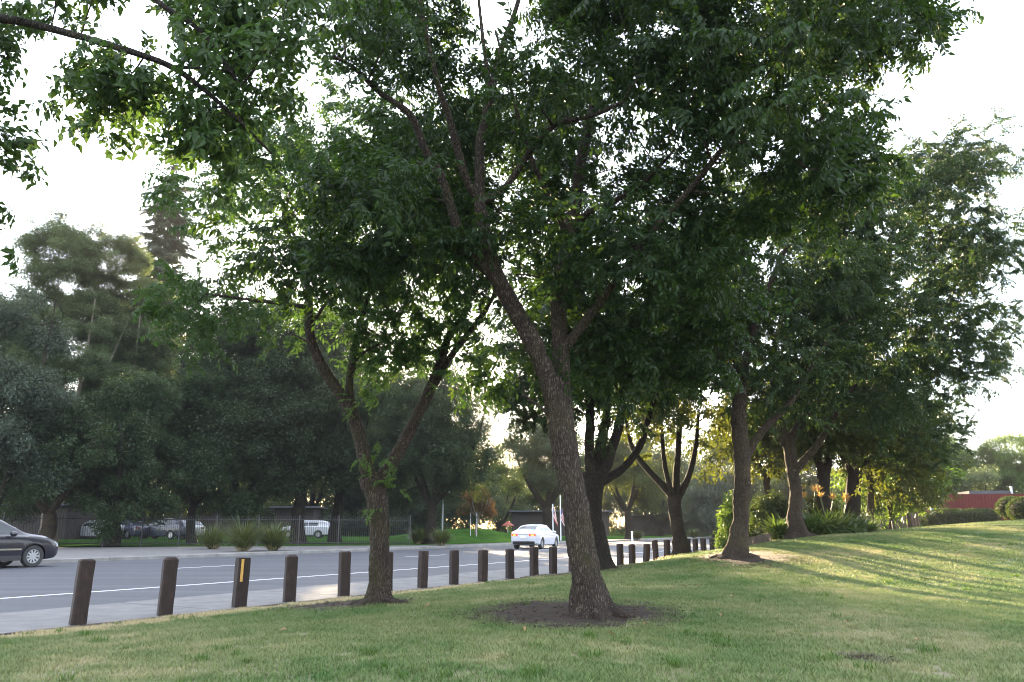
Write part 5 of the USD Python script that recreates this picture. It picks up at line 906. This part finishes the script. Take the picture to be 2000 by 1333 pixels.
def clipped_box(px0, px1, pyt, Y, dep, seed):
    a, b = at(px0, HORIZON, Y), at(px1, HORIZON, Y); z0 = float(lawn_z((a[0] + b[0]) / 2, Y)[0]); zt = at((px0 + px1) / 2, pyt, Y)[2]; w, h = b[0] - a[0], zt - z0 + 0.3
    m = trimesh.creation.box((w, dep, h)); m = m.subdivide_to_size(0.35); v = m.vertices; rad = 0.35; lim = np.array([w / 2, dep / 2, h / 2]) - rad
    q = np.clip(v, -lim, lim); d = v - q; ln = np.linalg.norm(d, axis=1, keepdims=True); m.vertices = q + np.where(ln > 0, d / np.maximum(ln, 1e-9) * np.minimum(ln, rad), 0)
    m.apply_translation(((a[0] + b[0]) / 2, Y, z0 - 0.3 + h / 2)); return m
hedge('hedge', 'long clipped green hedge in front of the red wall', 'hedge', clipped_box(1822, 1949, 997, 52, 1.2, 1), 'leaf_hedge', 601, 0.0035)
hedge('hedge', 'short low hedge just left of the long clipped hedge', 'hedge', clipped_box(1806, 1821, 1007, 52.5, 1.1, 2), 'leaf_hedge', 602, 0.0035)
def ball(px, py, rx, ry, Y, lb, seed):
    m = trimesh.creation.icosphere(3); c = at(px, py, Y); k = mpp(Y); m.vertices = m.vertices * (rx * k, rx * k, ry * k) + c; t = hedge('topiary_bush', lb, 'bush', m, 'leaf_hedge', seed, 0.003); z = float(lawn_z(c[0], c[1])[0])
    obj('stem', tube(np.array([[c[0] + 0.1, c[1], z - 0.1], [c[0] + 0.05, c[1], (z + c[2]) / 2], c]), [0.1, 0.08, 0.07], 8), 'bark_dark', t, smooth=True)
ball(1975, 992, 24, 19, 46, 'left rounded topiary bush clipped like a tilted egg before the red wall', 603)
ball(2008, 996, 34, 22, 44, 'right rounded topiary bush cut by the right edge of the view', 604)
a = at(1722, 1034, 40); z = float(lawn_z(a[0], a[1])[0]); t = thing('garden_frame', 'small dark metal frame standing beyond the flower bed', 'frame', (a[0], a[1], z))
for x in (0, 0.55): obj('leg', box(x - 0.03, x + 0.03, -0.03, 0.03, -0.1, 0.75), 'iron', t)
obj('top_rail', box(-0.03, 0.58, -0.03, 0.03, 0.752, 0.8), 'iron', t)
t = thing('board_fence', 'low dark board fence behind the small trees left of the hedge', 'fence'); a, b = at(1745, HORIZON, 58), at(1835, HORIZON, 58); n = 16
for i in range(n):
    x = a[0] + (b[0] - a[0]) * i / n; w = (b[0] - a[0]) / n; z = float(lawn_z(x, 58)[0]); obj('plank', box(x + 0.008, x + w - 0.008, 57.98, 58.02, z - 0.2, z + 1.5), 'edging_wood', t)

# ------------------------------------------------------------------ the leaning trunk's scars, grass, fallen leaves
soil_polys = [(c, rx, ry) for c, rx, ry in soils]
def in_soil(x, y, grow=0.78):
    m = np.zeros(np.shape(x), bool)
    for c, rx, ry in soil_polys: m |= ((x - c[0]) / (rx * grow)) ** 2 + ((y - c[1]) / (ry * grow)) ** 2 < 1
    return m
def tuft_tile(seed, size, n, h, w):
    r = np.random.default_rng(seed); x, y = r.uniform(-size / 2, size / 2, n), r.uniform(-size / 2, size / 2, n); yaw = r.uniform(0, 2 * np.pi, n); tilt = np.abs(r.normal(0.35, 0.3, n)); hh = h * r.uniform(0.45, 1.25, n)
    d = np.stack([np.cos(yaw) * np.sin(tilt), np.sin(yaw) * np.sin(tilt), np.cos(tilt)], 1); s = np.stack([-np.sin(yaw), np.cos(yaw), 0 * yaw], 1) * (w * r.uniform(0.7, 1.3, n))[:, None]
    b = np.stack([x, y, np.full(n, -0.01)], 1); m = b + d * (hh * 0.55)[:, None]; tip = b + d * hh[:, None] + np.stack([np.cos(yaw), np.sin(yaw), -0.3 + 0 * yaw], 1) * (hh * 0.3)[:, None]
    V = np.stack([b - s, b + s, m - s * 0.75, m + s * 0.75, tip], 1).reshape(-1, 3); k = np.arange(n)[:, None] * 5
    return V, np.vstack([k + [0, 1, 3], k + [0, 3, 2], k + [2, 3, 4]])
def lay_grass(name, label, y0, y1, size, n, h, w, seed, over=1.45):
    r = np.random.default_rng(seed); ys = np.arange(y0, y1, size / over); P = []
    for y in ys:
        hx = y * 0.70 + 1.0; xs = np.arange(-hx, hx, size / over); P.append(np.stack([xs + r.uniform(-0.3, 0.3, len(xs)) * size, y + r.uniform(-0.3, 0.3, len(xs)) * size], 1))
    P = np.vstack(P); D = P[:, 0] * ROAD_N[0] + P[:, 1] * ROAD_N[1]; P = P[(D < D_BED - size * 0.42) & ~in_soil(P[:, 0], P[:, 1])]; z = lawn_z(P[:, 0], P[:, 1]); e = 0.15
    nx, ny = -(lawn_z(P[:, 0] + e, P[:, 1]) - z) / e, -(lawn_z(P[:, 0], P[:, 1] + e) - z) / e; N = np.stack([nx, ny, np.ones(len(P))], 1); N /= np.linalg.norm(N, axis=1, keepdims=True)
    yaw = r.integers(0, 4, len(P)) * np.pi / 2 + r.uniform(-0.4, 0.4, len(P)); X = np.stack([np.cos(yaw), np.sin(yaw), 0 * yaw], 1); X -= N * (X * N).sum(1, keepdims=True); X /= np.linalg.norm(X, axis=1, keepdims=True)
    M = np.stack([X, np.cross(N, X), N], -1)
    return instancer(None, name, [(tuft_tile(seed + i, size, n, h, w), 'grass_blade') for i in range(4)], np.c_[P, z], M, r.uniform(0.85, 1.15, len(P)), r.integers(0, 4, len(P)), label=label, cat='grass')
r = np.random.default_rng(55); LP = []
for c, rx, ry in soils:
    n = int(420 * rx * ry) + 20; a, q = r.uniform(0, 6.3, n), np.sqrt(r.uniform(0, 1.15, n)); x, y = c[0] + rx * q * np.cos(a), c[1] + ry * q * np.sin(a); LP.append(np.stack([x, y, lawn_z(x, y) + 0.022], 1))
LP = np.vstack(LP); n = len(LP)
obj('litter', place_leaves(LP, r.uniform(0, 6.3, n), r.normal(0, 0.35, n), r.normal(0, 0.5, n), r.uniform(0.4, 1.4, n), 0.045, 0.016, 0.004, 0.008, False), 'litter', None, kind='stuff', label='dry bark chips and dead leaves scattered on the bare soil round the trunks', cat='litter')
LP2 = []
for c, rx, ry in soils:
    n = int(14 * (rx + ry)) + 4; a, q = r.uniform(0, 6.3, n), r.uniform(0.72, 1.02, n); x, y = c[0] + rx * q * np.cos(a), c[1] + ry * q * np.sin(a); LP2.append(np.stack([x, y, lawn_z(x, y) + 0.01], 1))
LP2 = np.vstack(LP2); n = len(LP2)
instancer(None, 'dry_grass', [(tuft_tile(750 + i, 0.16, 60, 0.055, 0.004), 'dry_blade') for i in range(3)], LP2, euler_frames(r.uniform(0, 6.3, n), 0 * r.uniform(0, 1, n), 0 * r.uniform(0, 1, n)), r.uniform(0.7, 1.3, n), r.integers(0, 3, n), label='dry straw coloured grass fringe round the bare soil patches', cat='grass')
lay_grass('grass', 'short mown green and straw coloured grass of the near lawn', 4.2, 13, 0.36, 330, 0.05, 0.0035, 701)
lay_grass('grass', 'mown grass of the lawn further back towards the trees', 13, 26, 0.6, 420, 0.055, 0.006, 711)
lay_grass('grass', 'mown grass on the far rise of the lawn', 26, 56, 1.3, 420, 0.06, 0.014, 721)
r = np.random.default_rng(66); n = 420; wx, wy = r.uniform(-9, 12, n), 4.6 + 15 * r.uniform(0, 1, n) ** 1.4; ok = (np.abs(wx) < wy * 0.7) & (wx * ROAD_N[0] + wy * ROAD_N[1] < D_BED - 0.2) & ~in_soil(wx, wy) & (fbm(np.stack([wx, wy, 0 * wx], -1) * 0.5, 2, 8) > -0.05); wx, wy = wx[ok], wy[ok]; n = len(wx)
instancer(None, 'weeds', [(tuft_tile(760 + i, 0.14, 46, 0.085, 0.005), 'weed_blade') for i in range(3)], np.stack([wx, wy, lawn_z(wx, wy) + 0.005], 1), euler_frames(r.uniform(0, 6.3, n), 0 * wx, 0 * wx), r.uniform(0.6, 1.2, n), r.integers(0, 3, n), label='longer fresh green tufts scattered through the mown lawn', cat='weeds')
r = np.random.default_rng(31)
spots = [(1490, 1140), (1340, 1145), (1425, 1165), (1363, 1145), (1410, 1200), (1650, 1215), (1185, 1236), (560, 1230), (840, 1180), (1790, 1250), (1020, 1225), (1255, 1220)]
for k, (px, py) in enumerate(spots):
    c = on(px, py, 0.2)
    for _ in range(8): c = on(px, py, float(lawn_z(c[0], c[1])[0]) + 0.05)
    v, f = place_leaves(np.zeros((1, 3)), np.array([r.uniform(0, 6)]), np.array([r.normal(0.1, 0.2)]), np.array([r.normal(0, 0.3)]), np.array([1.0]), 0.085, 0.04, 0.012, 0.03, True)
    where = 'on the bare soil by the leaning trunk' if k in (6, 10, 11) else 'on the lawn'
    obj('fallen_leaf', (v + c, f), 'dead_leaf', None, label='dry brown fallen leaf lying flat ' + where, cat='leaf', group='fallen leaves ' + where)
